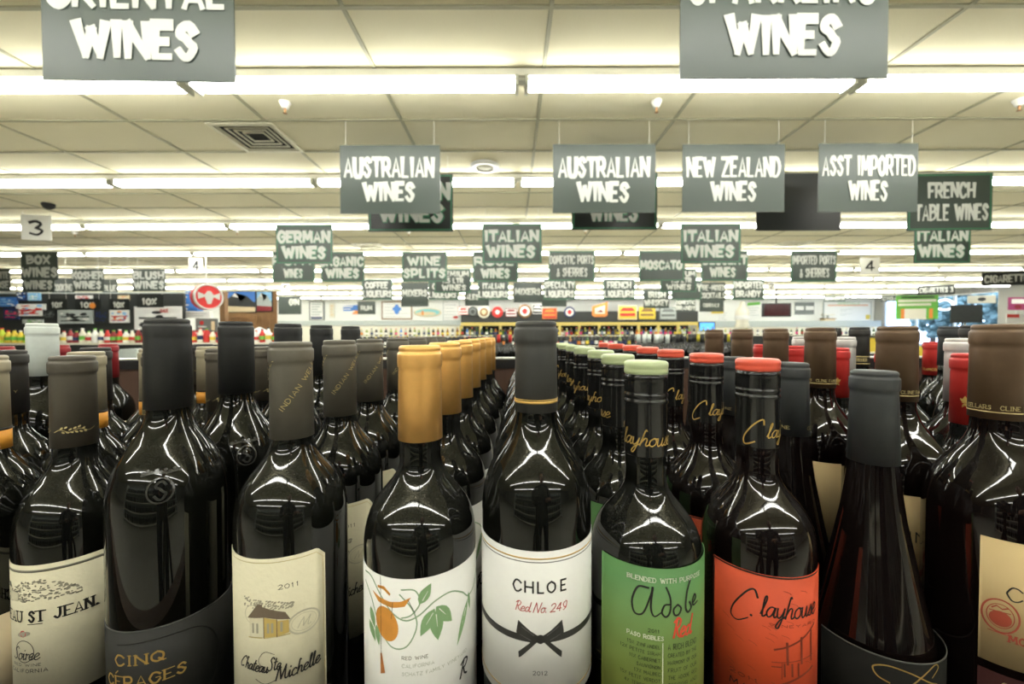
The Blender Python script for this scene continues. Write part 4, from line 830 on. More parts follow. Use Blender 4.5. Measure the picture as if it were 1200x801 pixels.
for z in (.7, 1.12): ob('shelf', box_me('shelf', c_lg, -w/2, .08, z, w/2, 1.08, z+.03), t)
pal = [c_yel, c_red, c_blue, c_wht, c_grn, c_org, c_dk, c_navy, c_cream]
for k in range(40):
    c = R.choice(pal); x = -w/2+.45+k*(w-.9)/39; dk = min(abs(x-(-w/2+w*q/nd)) for q in range(nd+1))
    o = thing('drink_carton', 'small drink carton behind the cooler glass, %s from the left' % nth(k), 'carton', (cx_+x, YC+.35, 1.15), 0, 'cartons in the beer cooler'); hh = R.uniform(.16, .26)
    ob('box', box_me('box', c, -.09, -.06, 0, .09, .06, hh), o); ob('lid', box_me('lid', R.choice(pal), -.085, -.055, hh, .085, .055, hh+.03), o)
# round and square plaques on the cooler header (top edge)
def plaque(px, py, d, m1, m2, label, shape='round', txt=None, m3=None):
    c = at(px, py, YC-.06); r = d/2/F*YC
    t = thing('header_plaque', label, 'plaque', (c.x, YC-.06, c.z), 0, 'plaques on the cooler header')
    if shape == 'round':
        o = ob('disc', lathe_me('disc', m1, [(r, 0), (r, .05), (r*.93, .055)], 28), t); o.rotation_euler = (PI/2, 0, 0); o.location.y = .05
        P = Print().ellipse(0, 0, r*.72, r*.72, 0, 24)
        if m3: P.ellipse(0, 0, r*.35, r*.42, 1).ribbon([(-r*.5, r*.05), (r*.5, r*.05)], r*.1, mi=1)
        ob('print', P.mesh('print', [m2, m3 or m2], flat(-.012)), t)
    else:
        w, h = (r, r*.75) if shape == 'wide' else (r, r)
        if shape == 'shield':
            bm = bmesh.new(); pts = [(-w, -h*.8), (-w*.7, -h), (w*.7, -h), (w, -h*.8), (w, h), (w*.7, h*.85), (-w, h*.35)]
            f_ = bm.faces.new([bm.verts.new((x, 0, z)) for x, z in pts]); ex = bmesh.ops.extrude_face_region(bm, geom=[f_]); bmesh.ops.translate(bm, vec=(0, .05, 0), verts=[v for v in ex['geom'] if isinstance(v, bmesh.types.BMVert)]); bmesh.ops.recalc_face_normals(bm, faces=bm.faces); ob('plate', mk('plate', bm, m1), t)
            P = Print().poly([(-w*.65, -h*.6), (w*.65, -h*.6), (w*.65, h*.5), (-w*.65, h*.1)], 0).poly([(-w*.5, -h*.4), (w*.5, -h*.4), (w*.1, -h*.05), (-w*.1, -h*.25)], 1)
        else:
            ob('plate', box_me('plate', m1, -w, 0, -h, w, .05, h), t)
            P = Print().poly([(-w*.9, -h*.85), (w*.9, -h*.85), (w*.9, h*.85), (-w*.9, h*.85)], 0).poly([(-w*.8, -h*.5), (w*.8, -h*.5), (w*.8, -h*.1), (-w*.8, -h*.1)], 1).poly([(-w*.8, h*.2), (w*.8, h*.2), (w*.5, h*.7), (-w*.5, h*.7)], 1)
        ob('print', P.mesh('print', [m2, m3 or m2], flat(-.006)), t)
plaque(543, 364, 12, c_red, c_wht, 'red and white emblem at the left end of the cooler header', 'wide', m3=c_red)
plaque(554, 365, 12, c_dk, c_gry, 'black round emblem plaque, left of the brown coin one', m3=c_dk)
plaque(567, 365.5, 14, c_cream, c_brn, 'brown coin-like round plaque with pale rim', m3=c_sand)
plaque(583, 365.5, 13, c_red, c_red, 'salmon red round plaque right of the brown coin one', m3=c_wht)
plaque(599, 366, 13, c_maroon, c_wht, 'maroon and white oval plaque behind the tall charcoal capsule', 'wide', m3=c_maroon)
plaque(615, 364.5, 16, c_brn, c_wht, 'large round plaque with red centre and dark rim', m3=c_red)
plaque(629.5, 362, 11, c_wht, c_dk, 'white plaque with a black face-like emblem', 'square', m3=c_wht)
plaque(644, 367, 17, c_org, c_red, 'orange lozenge plaque at the middle of the header', 'wide', m3=c_org)
plaque(667.5, 365.5, 13, c_navy, c_wht, 'navy round plaque with red and white middle', m3=c_red)
plaque(703, 362, 18, c_org, c_cream, 'orange slanted shield plaque with maroon middle', 'shield', m3=c_maroon)
plaque(735.5, 366, 22, c_sand, c_yel, 'wide tan plaque with red and blue bands', 'wide', m3=c_red)
plaque(758.5, 366.5, 19, c_yel, c_yel, 'yellow plaque with dark lettering', 'wide', m3=c_brn)
plaque(783, 367, 20, c_gry, c_lg, 'grey script oval plaque at the right of the header', 'wide', m3=c_gry)

# right end of the back wall
m_scr = mat('lit_screen_blue', (.08, .30, .80), .3, emit=1.2, var=.3, scale=6); m_scr2 = mat('dim_red_screen', (.05, .012, .014), .2, var=.5, scale=5)
def tv(bx, Y, m, label, hang=True):
    a = at(bx[0], bx[1], Y); b = at(bx[2], bx[3], Y); w, h = b.x-a.x, a.z-b.z; t = thing('television', label, 'television', ((a.x+b.x)/2, Y, b.z))
    ob('case', box_me('case', m_rim, -w/2, 0, 0, w/2, .08, h), t); ob('screen', box_me('screen', m, -w*.44, -.006, h*.1, w*.44, 0, h*.9), t)
    if hang: ob('mount', box_me('mount', m_rim, -.02, .03, h, .02, .07, H-b.z), t)
    else: ob('stand', box_me('stand', m_rim, -.05, .02, -b.z, .05, .08, 0), t)
tv((819, 377, 838, 388), 17, m_scr, 'small lit television with a blue picture', False)
tv((894, 355, 927, 371), 17, m_scr2, 'dark reddish television hanging from the ceiling at right')
board_at('wall_sign', 'dark grey notice with two white cards, right of the hanging television', 'notice', (932, 354, 954, 368), YW, c_gry, .03, pr=lambda P, w, h: (P.poly([(-w*.48, h*.35), (-w*.05, h*.35), (-w*.05, h*.68), (-w*.48, h*.68)]), P.poly([(w*.05, h*.35), (w*.48, h*.35), (w*.48, h*.68), (w*.05, h*.68)])), pmats=[c_wht])
board_at('menu_board', 'large white menu board with green heading on the back wall', 'board', (965, 353, 1021, 376), YW, c_lg, .03, pr=lambda P, w, h: (P.poly([(-w*.48, h*.03), (w*.48, h*.03), (w*.48, h*.97), (-w*.48, h*.97)], 0), P.text('SPECIALS', -w*.2, h*.84, w*.25, h*.95, mi=1), P.ribbon([(-w*.4, h*.8), (w*.42, h*.8)], h*.04, mi=2), P.poly([(w*.38, h*.1), (w*.47, h*.1), (w*.47, h*.32), (w*.38, h*.32)], 3), rows(P, w, h, 5, 4, .35, .6, .3, .6, .015)), pmats=[c_wht, c_grn, c_org, c_yel, c_lg])
board_at('notice', 'small white notice left of the white bottle display', 'notice', (843, 364, 854, 377), YW, c_wht, .03, pr=lambda P, w, h: rows(P, w, h, 4, 0, .2, .8, .2, .8, .04), pmats=[c_lg])
board_at('notice', 'bright yellow note on the back wall', 'notice', (834, 359, 848, 367), YW-.03, c_yel, .03, pr=lambda P, w, h: rows(P, w, h, 2, 0, .2, .8, .35, .65, .06), pmats=[c_sand])
board_at('notice', 'white notice sheet with green header beside the white bottle display', 'notice', (874, 353, 892, 372), YW, c_wht, .03, pr=lambda P, w, h: (P.poly([(-w*.4, h*.72), (w*.42, h*.8), (w*.42, h*.98), (-w*.4, h*.92)], 0), rows(P, w, h, 4, 1, .15, .85, .15, .6, .03)), pmats=[c_grn, c_lg])
a = at(870, 353, 19); b = at(870, 386, 19); hh = a.z-b.z
t = thing('bottle_display', 'giant white bottle-shaped display before the right back wall', 'display', (a.x, 19, 0)); r = 7.5/F*19
ob('bottle', lathe_me('bottle', c_cream, [(r*.9, b.z), (r*1.05, b.z+hh*.1), (r*.85, b.z+hh*.25), (r, b.z+hh*.55), (r*.9, b.z+hh*.7), (r*.45, b.z+hh*.82), (r*.3, b.z+hh*.98), (r*.1, b.z+hh)], 24), t); ob('base', lathe_me('base', c_lg, [(r*1.1, 0), (r*1.1, b.z)], 20), t); ob('label_band', lathe_me('label_band', c_wht, [(r*1.0, b.z+hh*.35), (r*1.02, b.z+hh*.5)], 24, cap0=False, cap1=False), t)
t = thing('cash_register', 'small tan and grey machine on the wall counter', 'machine', (*at(970, 377, YB-.4)[:2], at(970, 377, YB-.6).z)); ob('body', box_me('body', c_sand, -.28, -.15, 0, .28, .15, .16), t); ob('tray', box_me('tray', c_brn, -.32, -.18, .16, .32, .18, .2), t); ob('hood', box_me('hood', c_cream, -.3, -.1, .36, .3, .1, .42), t); ob('stem', box_me('stem', c_lg, -.04, -.04, .2, .04, .04, .36), t)
# things before the window
board_at('window_poster', 'bright green and orange poster hanging before the window', 'poster', (1055, 346, 1094, 374), 14.6, c_grn, .02, yaw=-.3, support='hang', pr=lambda P, w, h: (P.poly([(-w*.3, 0), (w*.22, 0), (w*.22, h*.45), (-w*.3, h*.45)], 0), P.ribbon([(-w*.34, h*.02), (-w*.34, h*.45)], w*.09, mi=1, cap=False), P.ribbon([(w*.33, h*.05), (w*.33, h*.45)], w*.09, mi=1, cap=False), rows(P, w, h, 2, 0, .05, .95, .62, .78, .10), rows(P, w, h, 1, 2, .12, .9, .9, .92, .06)), pmats=[c_cream, c_org, c_dk])
board_at('display_board', 'black square monitor back before the bright window', 'monitor', (1118, 357, 1148, 378), 14, c_dk, .05, yaw=-.2, support='post', pr=lambda P, w, h: P.ring(0, h*.5, w*.2, h*.2, .01), pmats=[m_rim])
board_at('window_poster', 'small cream card with dark swirl high in the window', 'poster', (1138, 346, 1163, 355), 14.7, c_cream, .02, yaw=-.3, support='hang', pr=lambda P, w, h: P.ellipse(0, h*.5, w*.15, h*.25), pmats=[c_dk])
board_at('wall_poster', 'purple and red poster at the right edge beside the window', 'poster', (1182, 348, 1204, 363), 14.5, c_pur, .02, support='post', pr=lambda P, w, h: (P.poly([(-w*.35, h*.5), (w*.4, h*.5), (w*.4, h*.85), (-w*.35, h*.85)], 0), P.ellipse(0, h*.25, w*.2, h*.15, 1)), pmats=[c_wht, c_maroon])
board_at('wall_poster', 'white and red price card low at the right edge', 'poster', (1180, 368, 1204, 378), 13.5, c_wht, .02, support='post', pr=lambda P, w, h: P.poly([(-w*.5, h*.6), (w*.1, h*.6), (w*.1, h), (-w*.5, h)], 0), pmats=[c_red])
t = thing('neon_ring', 'pale blue-white ring sign hanging in the window', 'sign', at(1108, 357, 14.8)); m_ne = mat('lit_ring', (.85, .93, 1.0), .4, emit=1.5, var=0)
bm = bmesh.new()
for i in range(24):
    a0, a1 = PI*(i/24*1.5-.75), PI*((i+1)/24*1.5-.75); pts = []
    for a_ in (a0, a1): pts.append([bm.verts.new((q*math.cos(a_)*1.3, y_, q*math.sin(a_)*.8)) for q, y_ in ((.20, 0), (.27, 0), (.27, .04), (.20, .04))])
    for q in range(4): bm.faces.new((pts[0][q], pts[1][q], pts[1][(q+1) % 4], pts[0][(q+1) % 4]))
bmesh.ops.remove_doubles(bm, verts=bm.verts, dist=1e-5); bmesh.ops.recalc_face_normals(bm, faces=bm.faces); ob('ring', mk('ring', bm, m_ne), t); ob('wire', box_me('wire', m_wire, -.006, .01, .2, .006, .022, H-t.location.z), t)
# outside the window
struct(ob('ground', box_me('ground', mat('asphalt', (.10, .10, .10), .9), XR+.3, 5, -.1, 60, 45, 0)))
m_leaf = mat('outdoor_foliage', (.16, .24, .22), .7, var=.5, scale=3); m_bark = mat('tree_bark', (.10, .07, .05), .9)
for k, (x, y, hh) in enumerate(((25.5, 18.0, 3.6), (27, 21.6, 4.4), (26.2, 24.8, 3.8), (31, 20, 5.5), (30, 26.5, 5.0))):
    t = thing('tree', ('leafy tree outside the window, nearest the building', 'leafy tree outside, second behind the green poster', 'leafy tree outside, at the left end of the window', 'tall tree outside farther off, right of the monitor back', 'tall tree outside farther off at left of the window')[k], 'tree', (x, y, 0), 0, 'trees outside the window')
    bm = bmesh.new()
    for q in range(170):
        v = Vector((R.gauss(0, 1), R.gauss(0, 1), R.gauss(0, 1))).normalized()*R.uniform(.5, 1); p = Vector((v.x*hh*.32, v.y*hh*.32, hh*.62+v.z*hh*.38)); s_ = R.uniform(.12, .3)
        M = Matrix.Translation(p) @ Matrix.Rotation(R.uniform(0, 6), 4, v) @ Matrix.Scale(s_, 4); bmesh.ops.create_icosphere(bm, subdivisions=1, radius=1, matrix=M)
    ob('crown', mk('crown', bm, m_leaf), t)['kind'] = 'stuff'; ob('trunk', lathe_me('trunk', m_bark, [(.16, 0), (.12, hh*.3), (.07, hh*.7)], 10), t)

# far gondola shelves with bottles
def gondola(label, x0, x1, Y, z, depth=.5, m=c_dk):
    t = thing('shelf_unit', label, 'shelf', ((x0+x1)/2, Y, 0)); w = x1-x0
    ob('top_shelf', box_me('top_shelf', c_cream, -w/2, -depth/2, z-.035, w/2, depth/2, z), t); ob('body', box_me('body', m, -w/2, -depth/2+.04, .1, w/2, depth/2-.04, z-.035), t); ob('plinth', box_me('plinth', m_rim, -w/2, -depth/2, 0, w/2, depth/2, .1), t); return t
LBM = [c_wht, c_wht, c_wht, c_yel, c_org, c_red, mat('pink_label', (.75, .06, .25), .5), c_cream, c_navy]
def far_bottle_set():
    out = []
    for g in (GL, mat('green_far_glass', (.03, .08, .02), .15), mat('amber_far_liquid', (.30, .12, .02), .15), mat('pale_green_far_glass', (.32, .40, .12), .15), mat('clear_far_glass', (.45, .48, .40), .15), c_blue):
        out.append(lathe_me('glass', g, [(.040, 0), (.042, .01), (.042, .19), (.018, .24), (.016, .30)], 12))
    return out
FB_ = far_bottle_set()
fl_me = {m.name: lathe_me('label', m, [(.0425, .05), (.0425, .14)], 12, cap0=False, cap1=False) for m in LBM}
fc_me = {m.name: lathe_me('cap', m, [(.0175, .275), (.0175, .312), (.01, .314)], 10) for m in (c_dk, c_red, c_yel, c_wht, c_gold)}
def far_row(px0, px1, Y, pybase, step, weights, sc, glabel, group):
    z = at(600, pybase, Y).z; x = at(px0, 400, Y).x; x1 = at(px1, 400, Y).x; k = 0
    while x < x1:
        t = thing('liquor_bottle', glabel % nth(k), 'bottle', (x, Y, z), R.uniform(0, 6), group); t.scale = (sc*1.25, sc*1.25, sc*R.uniform(.88, 1.08))
        ob('glass', R.choices(FB_, weights)[0], t); ob('label', fl_me[R.choice(LBM).name], t); ob('cap', fc_me[R.choice(list(fc_me))], t)
        x += step*R.uniform(.9, 1.1); k += 1
    return z
zb = at(600, 393, 15.5).z; gondola('long far shelf of spirit bottles before the cooler', at(415, 390, 15.5).x, at(840, 390, 15.5).x, 15.5, zb)
far_row(418, 838, 15.5, 393, .185, [4, 2, 2, 3, 2, 1], 1.0, 'small spirit bottle, %s from the left on the far shelf before the cooler', 'spirit bottles on the far shelf')
za = at(600, 405, 12).z; gondola('shelf of labelled bottles nearer than the spirit shelf', at(415, 390, 12).x, at(760, 390, 12).x, 12, za)
far_row(420, 756, 12, 405, .135, [8, 2, 1, 1, 0, 0], 1.0, 'dark labelled bottle, %s from the left on the nearer far shelf', 'labelled bottles on the nearer far shelf')
zr = at(600, 393, 16).z; gondola('far shelf of bottles and boxes below the right back wall', at(846, 390, 16).x, at(1045, 390, 16).x, 16, zr)
far_row(850, 1040, 16, 393, .22, [5, 1, 1, 1, 2, 0], .85, 'small bottle, %s from the left on the far shelf at the right', 'bottles on the right far shelf')
# yellow and cream boxes in the gaps
for bx, Y, m, lb in (((848, 406, 856, 416), 4.6, c_cream, 'cream box beyond the bin, between the bronze capsules'), ((1071, 406, 1085, 420), 4.2, c_yel, 'yellow box on a white tray beyond the bin at right'), ((1018, 396, 1027, 412), 5, c_yel, 'yellow box beyond the bin behind the banded bottle')):
    a = at(bx[0], bx[1], Y); b = at(bx[2], bx[3], Y); w = b.x-a.x
    t = thing('product_box', lb, 'box', ((a.x+b.x)/2, Y, b.z)); ob('carton', box_me('carton', m, -w/2, 0, 0, w/2, .1, a.z-b.z), t); ob('tray', box_me('tray', c_wht, -w*.7, -.02, -.02, w*.7, .12, 0), t); ob('stand', box_me('stand', c_dk, -w*.7, -.01, -b.z, w*.7, .11, -.02), t)

# left side of the hall: shelf with products and a panel of posters
YL = 7.5; zl = at(600, 400, YL).z; xl0, xl1 = at(-30, 400, YL).x, at(330, 400, YL).x
gondola('long shelf of bright packages at the left of the hall', xl0, xl1, YL, zl, .5)
x = xl0+.08; k = 0
jug = lathe_me('body', c_org, [(.05, 0), (.055, .02), (.055, .15), (.03, .2), (.022, .23)], 14); jugs = {}
for m in (c_org, mat('lime_plastic', (.55, .70, .05), .4), c_cream, c_red, c_yel, c_maroon, c_wht): jugs[m.name] = lathe_me('body', m, [(.045, 0), (.05, .02), (.05, .15), (.026, .2), (.02, .23)], 14)
jc = {m.name: lathe_me('cap', m, [(.022, .23), (.022, .255)], 10) for m in (c_wht, c_grn, c_dk, c_red)}; jl = {m.name: lathe_me('label', m, [(.0508, .05), (.0508, .12)], 14, cap0=False, cap1=False) for m in (c_grn, c_wht, c_red, c_navy, c_yel)}
names = {'poster_orange': 'orange', 'lime_plastic': 'lime yellow', 'cream_board': 'cream', 'poster_red': 'red', 'poster_yellow': 'yellow', 'maroon_print': 'maroon', 'white_board': 'white'}
while x < xl1-.06:
    px = 600+F*x/YL
    b_ = R.choice(['lime_plastic', 'poster_orange', 'poster_orange', 'poster_yellow']) if px < 40 else R.choice(['cream_board', 'cream_board', 'white_board', 'maroon_print']) if px < 130 else R.choice(['white_board', 'poster_red', 'maroon_print', 'cream_board', 'poster_red'])
    t = thing('drink_bottle', 'plump %s drink bottle, %s from the left on the bright package shelf' % (names[b_], nth(k)), 'bottle', (x, YL-.1, zl), R.uniform(0, 6), 'drink bottles on the left shelf'); t.scale = (1, 1, R.uniform(.85, 1.1))
    ob('body', jugs[b_], t); ob('cap', jc[R.choice(list(jc))], t); ob('label', jl[R.choice(list(jl))], t)
    x += .115; k += 1
YP = 9.7; a = at(-40, 344, YP); b = at(214, 400, YP)
t = thing('display_wall', 'grey partition behind the left shelf that carries posters', 'partition', ((a.x+b.x)/2, YP, 0)); ob('panel', box_me('panel', c_dk, -(b.x-a.x)/2, .06, 0, (b.x-a.x)/2, .12, a.z), t); ob('cap_rail', box_me('cap_rail', c_lg, -(b.x-a.x)/2, .05, a.z, (b.x-a.x)/2, .13, a.z+.03), t)
def blot(*ms):
    def f(P, w, h):
        for k in range(14): P.ellipse(R.uniform(-.38, .38)*w, R.uniform(.15, .85)*h, w*R.uniform(.04, .12), h*R.uniform(.04, .12), R.randrange(len(ms)))
        rows(P, w, h, 2, 0, .1, .9, .2, .5, .07)
    return f
for bx, m, ms, lb in (((-8, 348, 20, 359), c_blue, (c_sky, c_wht), 'blue and white poster at the left edge'), ((4, 361, 22, 374), c_navy, (mat('hot_pink_print', (.85, .05, .15), .5), c_gry), 'navy poster with hot pink dots'), ((18, 356, 53, 370), c_wht, (c_red, c_sky), 'white and red product poster at far left'),
                      ((50, 363, 66, 373), c_dk, (c_gry, c_dk), 'small black panel right of the red product poster'), ((67, 363, 109, 379), c_lg, (c_dk, c_wht), 'grey car-like picture poster on the partition'), ((110, 364, 127, 378), c_dk, (c_navy, c_dk), 'black square panel right of the grey poster'),
                      ((128, 363, 151, 378), c_wht, (c_red, c_sky, c_org), 'white pink and orange poster on the partition'), ((157, 359, 213, 386), c_wht, (c_dk, c_wht), 'large white poster above the tall black capsule'),
                      ((32, 343, 47, 352), c_sky, (c_wht, c_teal), 'pale blue card at the top of the partition'), ((19, 342, 31, 352), c_navy, (c_blue, c_wht), 'dark blue card at the top left of the partition'), ((88, 346, 108, 351), c_wht, (c_red, c_sky), 'thin white and red strip above an orange dotted price sign'), ((138, 346, 151, 352), c_sand, (c_cream, c_org), 'tan card high on the partition'),
                      ((26, 374, 50, 379), c_lg, (c_wht, c_grn), 'grey strip below the red product poster')):
    board_at('partition_poster', lb, 'poster', bx, YP+.03, m, .03, pr=blot(*ms), pmats=list(ms), group='posters on the left partition')
P0 = at(192, 364, YP+.01); t = [o for o in bpy.data.objects if o.get('label') == 'large white poster above the tall black capsule'][0]; P = Print().text('SALE', 0, 0, .18, .07, wid=.24); o = ob('red_lettering', P.mesh('red_lettering', c_red, flat(0)), t); o.location = (P0.x-t.location.x-.09, -.012, P0.z-t.location.z-.03)
board_at('blue_carton', 'blue carton with white bars beside the red disc sign', 'carton', (217, 341, 231, 364), 10.2, c_blue, .2, support='post', pr=lambda P, w, h: rows(P, w, h, 5, 0, 0, .3, .1, .9, .08), pmats=[c_wht])
board_at('shelf_strip', 'white shelf strip below the blue carton', 'shelf strip', (213, 365, 246, 372), 10.0, c_wht, .1, support='post', pr=lambda P, w, h: rows(P, w, h, 2, 0, .1, .9, .3, .7, .1), pmats=[c_lg])
board_at('picture_box', 'dark boxed poster with red spot between the two tall black capsules', 'poster', (229, 373, 254, 389), 9.6, c_gry, .06, support='post', pr=lambda P, w, h: (P.ellipse(-w*.2, h*.68, w*.1, h*.16, 0), P.ribbon([(-w*.35, h*.4), (0, h*.4)], h*.07, mi=1), P.poly([(w*.25, h*.1), (w*.42, h*.1), (w*.42, h*.8), (w*.25, h*.8)], 2)), pmats=[c_red, c_wht, c_sand])
# red disc
c = at(242, 348, 9.2); t = thing('disc_sign', 'thick red disc sign with a silver winged emblem', 'sign', c, .0); t.rotation_euler.z = 1.05; r = 15/F*9.2
m_rd = mat('red_disc', (.62, .03, .03), .4); m_sv = mat('silver_emblem', (.60, .60, .57), .35, .3)
o = ob('disc', lathe_me('disc', m_rd, [(r*.97, -.10), (r, -.08), (r, .10), (r*.97, .11)], 36), t); o.rotation_euler.x = PI/2
o = ob('rim', lathe_me('rim', m_sv, [(r*1.01, .07), (r*1.01, .125), (r*.88, .125), (r*.88, .09)], 36, cap0=False, cap1=False), t); o.rotation_euler.x = PI/2
P = Print().poly([(-r*.75, r*.35), (-r*.72, -.2*r), (-r*.3, 0), (-r*.12, -r*.55), (r*.12, -r*.55), (r*.3, 0), (r*.72, -.2*r), (r*.75, r*.35), (r*.3, r*.15), (r*.12, r*.45), (-r*.12, r*.45), (-r*.3, r*.15)]); ob('emblem', P.mesh('emblem', m_sv, flat(-.128)), t)
ob('hanger', box_me('hanger', m_wire, -.01, -.01, r, .01, .01, H-c.z), t)
# brown post, mural panels, wooden partition
for bx, lb in (((257, 343, 264, 402), 'brown wooden post between the disc sign and the mural'),):
    a = at(bx[0], bx[1], 11); b = at(bx[2], bx[3], 11); t = thing('wooden_post', lb, 'post', ((a.x+b.x)/2, 11, 0)); w = b.x-a.x; ob('shaft', box_me('shaft', c_brn, -w/2, 0, 0, w/2, w, a.z), t); ob('cap', box_me('cap', c_brn, -w*.6, -.02, a.z, w*.6, w+.02, a.z+.03), t)
YM = 13; a = at(262, 341, YM); b = at(324, 400, YM)
t = thing('wooden_partition', 'brown wooden partition at the left end of the back wall', 'partition', ((a.x+b.x)/2, YM, 0)); w = b.x-a.x
for k in range(7): ob('plank', box_me('plank', c_brn, -w/2+w*k/7+.005, .05, 0, -w/2+w*(k+1)/7-.005, .09+.006*(k % 2), a.z-.03*(k % 2)), t)
def mural(P, w, h):
    P.poly([(-w*.48, h*.5), (w*.48, h*.5), (w*.48, h*.97), (-w*.48, h*.97)], 0); P.poly([(-w*.48, h*.03), (w*.48, h*.03), (w*.48, h*.42), (w*.2, h*.78), (0, h*.5), (-w*.2, h*.92), (-w*.48, h*.6)], 1); P.poly([(-w*.2, h*.92), (-w*.08, h*.7), (-w*.3, h*.76)], 2); P.poly([(-w*.48, h*.03), (w*.48, h*.03), (w*.48, h*.25), (-w*.48, h*.3)], 3)
board_at('mural_panel', 'dark mountain picture panel right of the brown post', 'mural', (265, 341, 300, 366), YM, c_dk, .04, pr=mural, pmats=[c_blue, c_dk, c_wht, c_sand])
board_at('mural_panel', 'blue sky and snowy mountain picture panel', 'mural', (300.5, 341, 319, 365), YM, c_dk, .04, pr=mural, pmats=[c_sky, c_lg, c_wht, c_maroon])
a = at(266, 366, 12.6); b = at(300, 378, 12.6)
t = thing('wooden_arch', 'curved brown wooden sign below the dark mural', 'sign', ((a.x+b.x)/2, 12.6, 0)); w = b.x-a.x; bm = bmesh.new(); n = 10; pts = []
for k in range(n+1):
    u = -w/2+w*k/n; z = a.z-.10*(2*k/n-1)**2; pts.append([bm.verts.new(p) for p in ((u, 0, z-.14), (u, 0, z), (u, .06, z), (u, .06, z-.14))])
for p, q in zip(pts, pts[1:]):
    for k in range(4): bm.faces.new((p[k], q[k], q[(k+1) % 4], p[(k+1) % 4]))
bm.faces.new(pts[0]); bm.faces.new(pts[-1][::-1]); bmesh.ops.recalc_face_normals(bm, faces=bm.faces); ob('beam', mk('beam', bm, c_brn), t)
for s in (-1, 1): ob('leg', box_me('leg', c_brn, s*w*.45-.03, .01, 0, s*w*.45+.03, .05, a.z-.2), t)
c = at(304, 383, 8.6); t = thing('canopy', 'white and red peaked canopy at the left before the wooden partition', 'canopy', (c.x, 8.6, 0)); bm = bmesh.new(); bmesh.ops.create_cone(bm, segments=8, radius1=.42, radius2=.02, depth=.24, matrix=Matrix.Translation((0, 0, c.z-.12))); ob('roof', mk('roof', bm, c_wht), t)
ob('valance', lathe_me('valance', c_red, [(.42, c.z-.32), (.425, c.z-.235)], 8, cap0=False, cap1=False), t); ob('pole', lathe_me('pole', m_alu, [(.02, 0), (.02, c.z-.1)], 8), t)
for bx, Y, m, m2, lb in (((222, 387, 238, 398), 8.8, c_red, c_wht, 'red display carton left of the second black capsule'), ((240, 389, 256, 398), 8.9, c_red, c_blue, 'red display carton with blue square between tall black capsules')):
    a = at(bx[0], bx[1], Y); b = at(bx[2], bx[3], Y); w = b.x-a.x; t = thing('display_carton', lb, 'carton', ((a.x+b.x)/2, Y, 0)); ob('carton', box_me('carton', m, -w/2, 0, b.z, w/2, .2, a.z), t); ob('stand', box_me('stand', c_dk, -w/2, 0, 0, w/2, .2, b.z), t); P = Print().poly([(-w*.2, b.z+.05), (w*.2, b.z+.05), (w*.2, a.z-.04), (-w*.2, a.z-.04)]); ob('print', P.mesh('print', m2, flat(-.004)), t)
a = at(138, 409, 5.2); b = at(160, 419, 5.2); w = b.x-a.x
t = thing('shelf_end', 'pale grey shelf end beyond the bin at left', 'shelf end', ((a.x+b.x)/2, 5.2, 0)); ob('panel', box_me('panel', c_lg, -w/2, 0, .1, w/2, .3, a.z), t); ob('foot', box_me('foot', m_rim, -w/2, 0, 0, w/2, .3, .1), t)

# ------------------------------------------------------------ behind the camera, seen mirrored in the bottles
t = thing('shelf_unit', 'tall shelving of dark bottles across the aisle, mirrored in the bottles', 'shelf', (0, -2.8, 0))
ob('back_panel', box_me('back_panel', c_lg, -3.2, -.34, 0, 3.2, -.3, 1.75), t)
bm = bmesh.new()
for z in (.12, .52, .92, 1.32):
    ob('shelf', box_me('shelf', c_cream, -3.2, -.3, z, 3.2, .18, z+.03), t)
    for k in range(62): lathe(bm, [(.036, z+.03), (.036, z+.21), (.014, z+.25), (.014, z+.33)], 8, cx=-3.1+k*.1+R.uniform(-.01, .01), cy=R.uniform(-.05, .08))
stuff(ob('bottles', mk('bottles', bm, GL), t))
for s in (-3.22, 3.22): ob('end_panel', box_me('end_panel', c_lg, s-.02, -.34, 0, s+.02, .18, 1.75), t)
# tripod and photographer
m_trp = mat('tripod_black', (.015, .015, .015), .4)
t = thing('tripod', 'black camera tripod mirrored in the middle of the bottles', 'tripod', (0, -.16, 0))
ob('column', lathe_me('column', m_trp, [(.018, .55), (.018, 1.10), (.035, 1.105), (.035, 1.14)], 12), t)
for k in range(3):
    a_ = PI/2+2*PI*k/3+PI; d = Vector((math.cos(a_)*.38, math.sin(a_)*.38, -.98)); bm = bmesh.new(); bmesh.ops.create_cone(bm, segments=8, radius1=.011, radius2=.016, depth=d.length, cap_ends=True)
    M = Matrix.Translation(Vector((0, 0, .99))+d/2) @ d.to_track_quat('-Z', 'Y').to_matrix().to_4x4(); bmesh.ops.transform(bm, matrix=M, verts=bm.verts); ob('leg', mk('leg', bm, m_trp), t)
t = thing('photo_camera', 'black camera on the tripod mirrored in the bottles', 'camera', (0, -.16, 1.14)); ob('body', box_me('body', m_trp, -.07, -.04, 0, .07, .04, .10), t); ob('prism', box_me('prism', m_trp, -.03, -.035, .10, .03, .04, .13), t); o = ob('lens', lathe_me('lens', m_trp, [(.033, 0), (.033, .06), (.036, .09)], 20), t); o.rotation_euler.x = -PI/2; o.location = (0, .03, .055)
